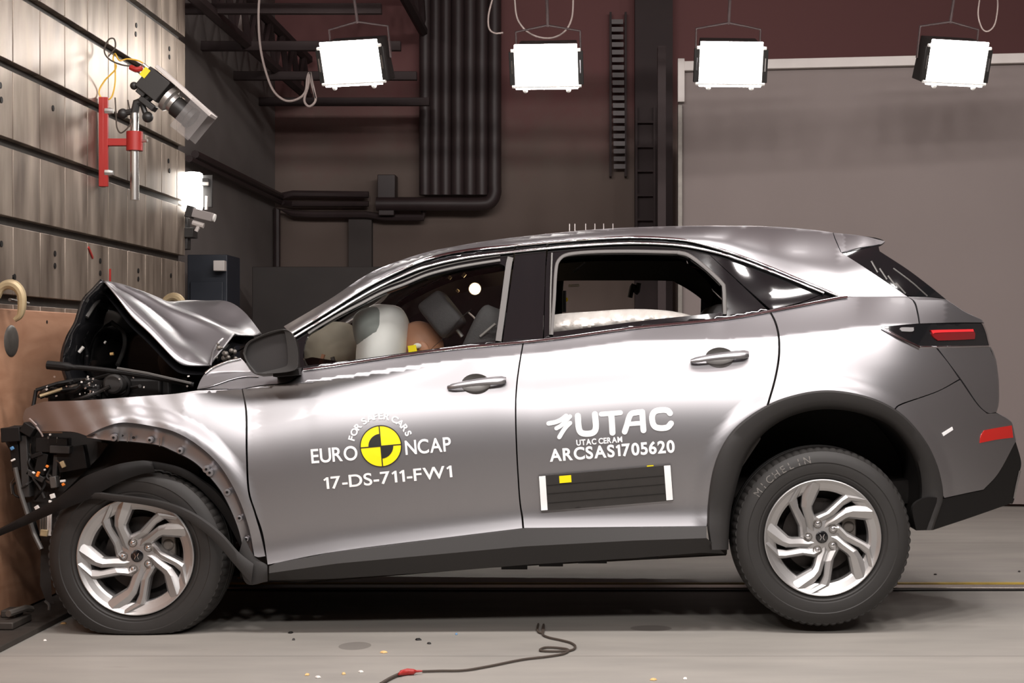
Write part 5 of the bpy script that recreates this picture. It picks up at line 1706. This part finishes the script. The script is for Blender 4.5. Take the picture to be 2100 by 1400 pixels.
pillow('airbag_panel', (772, 676), .50, .097, .175, .10, .6, 'airbag_seam', -12, bag)
pillow('airbag_panel', (818, 690), .60, .055, .17, .125, .6, 'beige_trim', -10, bag)
# deployed curtain and passenger side lining seen low through the front glass
pg_ = pillow('passenger_airbag', (682, 712), .80, .125, .16, .115, .6, 'beige_trim', 0, car)
MB().box(W(706, 683, 1.0), (.03, .05, .05)).build('sensor_block', 'chip_white', car)
MB().box(W(660, 738, .42), (.012, .03, .05), R=Matrix.Rotation(.3, 4, 'Y')).build('trim_piece', 'dummy_skin', car)
MB().box(W(684, 740, .42), (.014, .03, .035), R=Matrix.Rotation(-.3, 4, 'Y')).build('trim_piece', 'board_dark', car)
# seats
def rbox(b, c, size, R, r=.3, n=6):
    """rounded cushion"""
    vs, fs = [], []
    N = 14
    def sp(v, p): return math.copysign(abs(v) ** p, v)
    for j in range(N + 1):
        th = -PI / 2 + PI * j / N
        for i in range(2 * N):
            a = PI * i / N
            vs.append((size[0] / 2 * sp(math.cos(th), r) * sp(math.cos(a), r), size[1] / 2 * sp(math.cos(th), r) * sp(math.sin(a), r), size[2] / 2 * sp(math.sin(th), r)))
    for j in range(N):
        for i in range(2 * N): fs.append((j * 2 * N + i, j * 2 * N + (i + 1) % (2 * N), (j + 1) * 2 * N + (i + 1) % (2 * N), (j + 1) * 2 * N + i))
    b.add(vs, fs, Matrix.Translation(c) @ R)
for Y in (.52, 1.38):
    R = Matrix.Rotation(math.radians(24), 4, 'Y')
    b = MB()
    rbox(b, W(962, 778, Y), (.15, .50, .66), R)
    rbox(b, W(870, 930, Y), (.52, .50, .14), Matrix.Rotation(math.radians(-6), 4, 'Y'))
    st = b.build('front_seat', 'seat_fabric', car, smooth=70)
    b = MB()
    rbox(b, W(908, 645, Y), (.125, .28, .185), Matrix.Rotation(math.radians(-38), 4, 'Y'))
    b.build('headrest', 'seat_fabric', st, smooth=70)
    MB().tube([W(925, 660, Y - .06), W(948, 690, Y - .06)], .008, 6).build('headrest_post', 'bare_metal', st)
b = MB()
rbox(b, W(1440, 760, .95), (.16, 1.3, .60), Matrix.Rotation(math.radians(20), 4, 'Y'))
rbox(b, W(1330, 870, .95), (.50, 1.3, .16), Matrix.Rotation(math.radians(-6), 4, 'Y'))
b.build('rear_bench', 'seat_fabric', car, smooth=70)
def belt_strip(pts, w=.045, name='seat_belt', m='black_plastic'):
    P = resample(cr(P3(pts), 6), 20)
    rows = [[tuple(p + np.array((0, 0, 0))) for p in P], [tuple(p + np.array((w * .7, 0, w * .7))) for p in P]]
    o = MB().loft(rows).build(name, m, car, smooth=60)
    md = o.modifiers.new('t', 'SOLIDIFY'); md.thickness = .002
belt_strip([(960, 640, .40), (938, 658, .38), (912, 690, .36), (880, 720, .36)], .02)
MB().tube(cr(P3([(960, 640, .42), (975, 655, .35), (972, 672, .3), (964, 690, .3)]), 5), .004, 6).build('sensor_cable', 'cable_grey', car)
MB().box(W(972, 692, .30), (.03, .02, .02)).box(W(990, 697, .28), (.03, .015, .008)).build('belt_guide', 'chip_white', car)
MB().tube(P3([(985, 690, .27), (1016, 664, .25)]), .006, 6).build('belt_webbing', 'rung_grey', car)
# onboard test lamp and other small lights inside the far side
MB().ball(W(974, 592, 1.35), .026).build('cabin_lamp', 'bulb', car)
MB().lathe([(.0, .02), (.024, .01), (.03, -.005)], 20, Matrix.Translation(W(974, 592, 1.38))).build('lamp_reflector', 'steel_dark', car)
for px, py, w in ((920, 567, .012), (936, 594, .010), (949, 562, .016)):
    MB().tube(P3([(px, py, 1.3), (px + 5, py + 4, 1.3)]), w * .7, 6).build('cabin_trim', 'brass', car)
# far side trims
for (x, y, Y) in ((1152, 551, 1.52), (1160, 614, 1.54)):
    MB().lathe([(0, 0), (.012, 0)], 16, Matrix.Translation(W(x, y, Y))).build('target_sticker', 'emblem_yellow', car)
MB().tube(P3([(1157, 596, 1.5), (1157, 640, 1.5)]), .010, 6).build('green_strip', 'cabinet_blue', car)
MB().tube(P3([(1166, 586, 1.5), (1188, 585, 1.5)]), .006, 6).build('grab_handle', 'screen_frame', car)
MB().tube(P3([(1175, 558, 1.2), (1200, 538, 1.2)]), .005, 6).build('grab_handle', 'frame_grey', car)
MB().tube(cr(P3([(1292, 610, 1.5), (1298, 585, 1.5), (1306, 600, 1.5), (1310, 580, 1.5)]), 4), .012, 6).build('hanging_belt', 'interior', car)
panel('door_lining', path([(640, 762), (900, 725)], [p for p in belt if 900 < p[0] < 1560], [(1560, 900), (1440, 1080)], [(1440, 1080), (640, 1140)]), 'interior', [car, car], off=.09, far=True, flange=0, step=(40, 20))
# curtain of white crumpled sheet along the rear window sill
rows = []
rs = random.Random(3)
topL = [(1124, 647), (1160, 642), (1220, 638), (1280, 634), (1330, 634), (1370, 637), (1400, 642), (1428, 650)]
botL = [(1124, 700), (1160, 697), (1220, 691), (1280, 684), (1330, 677), (1370, 671), (1400, 667), (1430, 662)]
n = 60
A_, B_ = resample(cr(topL, 6), n), resample(cr(botL, 6), n)
for t in np.linspace(0, 1, 12):
    Q = A_ * (1 - t) + B_ * t
    rows.append([tuple(W(x, y, .42 - .05 * math.sin(PI * t) + .012 * math.sin(i * .9 + 3 * t) * (i / n) + .004 * rs.uniform(-1, 1))) for i, (x, y) in enumerate(Q)])
back = [tuple(Vector(p) + Vector((0, .25, -.01))) for p in rows[0]]
rows = [back] + rows
o = MB().loft(rows).build('crumpled_sheet', 'foil', None, smooth=40)
tag(o, 'crumpled whitish sheet lying along the sill inside the open rear window', 'sheet')

# ------------------------------------------------------------------ crash dummy at the wheel
dm = empty('crash_dummy', W(930, 900, .52), 'crash-test dummy with orange-brown head slumped into the white airbag', 'crash dummy')
me = bpy.data.meshes.new('dummy_body')
bm = bmesh.new()
def J(px, py, Y): return bm.verts.new(W(px, py, Y))
pel = J(925, 925, .52); bel = J(935, 870, .52); che = J(925, 800, .52); shl = J(910, 755, .52); nck = J(893, 735, .52)
sn = J(905, 765, .34); sf = J(905, 765, .70)
en = J(850, 850, .30); ef = J(850, 850, .74); hn = J(780, 835, .40); hf = J(780, 835, .66)
kn = J(790, 935, .40); kf = J(790, 935, .64); an = J(700, 1050, .42); af = J(700, 1050, .62)
for a_, c_ in ((pel, bel), (bel, che), (che, shl), (shl, nck), (shl, sn), (shl, sf), (sn, en), (sf, ef), (en, hn), (ef, hf), (pel, kn), (pel, kf), (kn, an), (kf, af)): bm.edges.new((a_, c_))
rad = {pel: .15, bel: .14, che: .15, shl: .09, nck: .055, sn: .065, sf: .065, en: .045, ef: .045, hn: .032, hf: .032, kn: .065, kf: .065, an: .04, af: .04}
order = list(rad.items())
bm.verts.index_update()
rl = [(v.index, r) for v, r in order]
pel_i = pel.index
lay = bm.verts.layers.skin.new()
bm.verts.ensure_lookup_table()
for i_, r in rl: bm.verts[i_][lay].radius = (r, r); bm.verts[i_][lay].use_root = (i_ == pel_i)
bm.to_mesh(me); bm.free()
ob = finish(me, 'body', 'dummy_shirt', dm)
ob.modifiers.new('skin', 'SKIN'); md = ob.modifiers.new('sub', 'SUBSURF'); md.levels = md.render_levels = 1
hc = W(866, 712, .52)
b = MB()
Mh = Matrix.Translation(hc) @ Matrix.Rotation(math.radians(-30), 4, 'Y')
b.ball((0, 0, .01), (.095, .078, .108), Mh, 28, 18)
b.ball((-.06, 0, -.05), (.05, .055, .06), Mh, 18, 12)
b.ball((-.10, 0, -.015), (.02, .014, .022), Mh, 12, 8)
for s_ in (-1, 1): b.ball((.01, s_ * .078, -.01), (.022, .010, .032), Mh, 12, 8)
hd = b.build('head', 'dummy_skin', dm, smooth=70)
b = MB()
for s_ in (-1, 1): b.ball((-.083, s_ * .032, .012), (.012, .014, .009), Mh, 10, 6)
b.build('eyes', 'black_vinyl', hd)
MB().lathe([(.055, -.05), (.058, .05)], 20, Matrix.Translation(W(886, 738, .52)) @ Matrix.Rotation(math.radians(-25), 4, 'Y'), axis='Z').build('neck', 'black_plastic', dm)
MB().box(W(846, 715, .43), (.035, .02, .03), R=Matrix.Rotation(-.15, 4, 'Y')).build('yellow_marker', 'emblem_yellow', hd)
MB().ball(W(856, 709, .435), (.018, .01, .012)).build('white_marker', 'chip_white', hd)

# ------------------------------------------------------------------ things lying on the floor
def on_floor(px, py, z=0.):
    d = (CZ - z) * F / (py - VY)
    return Vector(((px - VX) * d / F, d - D, z))
g = empty('trigger_cable', on_floor(1110, 1300), 'thin dark cable with a red connector lying on the floor in front of the car', 'cable')
pts = [(1104, 1279), (1102, 1290), (1106, 1296), (1114, 1296), (1115, 1280), (1112, 1298), (1124, 1306), (1150, 1312), (1172, 1318), (1180, 1326), (1170, 1333), (1140, 1335), (1112, 1334), (1108, 1331), (1120, 1327), (1146, 1328), (1166, 1332), (1155, 1340), (1120, 1346), (1070, 1352), (1000, 1366), (950, 1374), (900, 1375), (866, 1376)]
MB().tube(cr([on_floor(x, y, .006) for x, y in pts], 5), .0045, 6).build('wire', 'cable_dark', g)
MB().tube(cr([on_floor(x, y, .008) for x, y in ((822, 1380), (800, 1390), (780, 1402))], 4), .006, 6).build('wire', 'cable_dark', g)
MB().tube([on_floor(x, y, .012) for x, y in ((818, 1382), (824, 1379), (835, 1377), (848, 1377), (853, 1376), (866, 1375.5))], [.004, .010, .012, .010, .005, .003], 10).build('red_connector', 'red_paint', g)
chips = [(130, 1277, 12, 'chip', 'orange chip of broken plastic beside the front tyre by the plywood'), (491, 1184, 8, 'chip', 'orange chip of broken plastic behind the front tyre'),
         (92, 1312, 7, 'chip_white', 'small white splinter on the floor near the barrier foot'), (98, 1273, 8, 'dull_metal', 'small grey splinter beside the barrier foot plate'),
         (858, 1310, 12, 'black_plastic', 'narrow black plastic splinter on the floor under the front door'), (880, 1318, 7, 'dark_plastic', 'tiny grey splinter next to the narrow black one'),
         (787, 1336, 13, 'chip', 'pale orange flake on the floor joint before the front door'), (630, 1382, 9, 'chip', 'pale flake on the floor at the lower left, before the front wheel'), (652, 1387, 10, 'chip_white', 'white flake on the floor at the lower left'),
         (705, 1380, 8, 'chip', 'pale orange flake left of the red connector'), (740, 1376, 9, 'chip_white', 'white flake just left of the red connector'), (1340, 1392, 12, 'chip', 'pale flake at the bottom edge right of the cable'), (1405, 1390, 9, 'chip_white', 'white flake at the bottom edge right of the cable'),
         (596, 1296, 9, 'black_plastic', 'dark shard on the floor behind the front wheel'), (602, 1310, 6, 'dark_plastic', 'tiny dark shard behind the front wheel'), (936, 1299, 5, 'blue', 'tiny bluish shard by the edge of the shadow'),
         (1918, 1177, 5, 'board_dark', 'small dark chip on the floor behind the rear wheel'), (2090, 1171, 5, 'board_dark', 'small dark chip on the floor at the right edge'), (640, 1192, 8, 'chip_white', 'pale splinter under the sill behind the front wheel')]
rc = random.Random(5)
for px, py, w, m, lab in chips:
    p = on_floor(px, py, .004)
    s_ = (D + p.y) / F
    o = MB().box((0, 0, 0), (w * s_, .6 * w * s_ + .008, .006), Matrix.Translation(p) @ Matrix.Rotation(rc.uniform(-.8, .8), 4, 'Z'), taper=.6).build('debris_chip', m, bevel=.001)
    tag(o, lab, 'debris', 'broken bits lying on the floor')
for px, py, L_, m, lab in ((186, 518, 1, 'red_paint', 'red marker stroke slanting on the barrier planks'), (226, 568, 0, 'red_paint', 'upright red pointer on the barrier just above the bonnet peak')):
    p = on_x(px, py, XB + .004)
    o = MB().box((0, 0, 0), (.006, .012, .085), Matrix.Translation(p) @ Matrix.Rotation(math.radians(55 if L_ else 0), 4, 'X')).build('red_marker', m)
    tag(o, lab, 'marker')
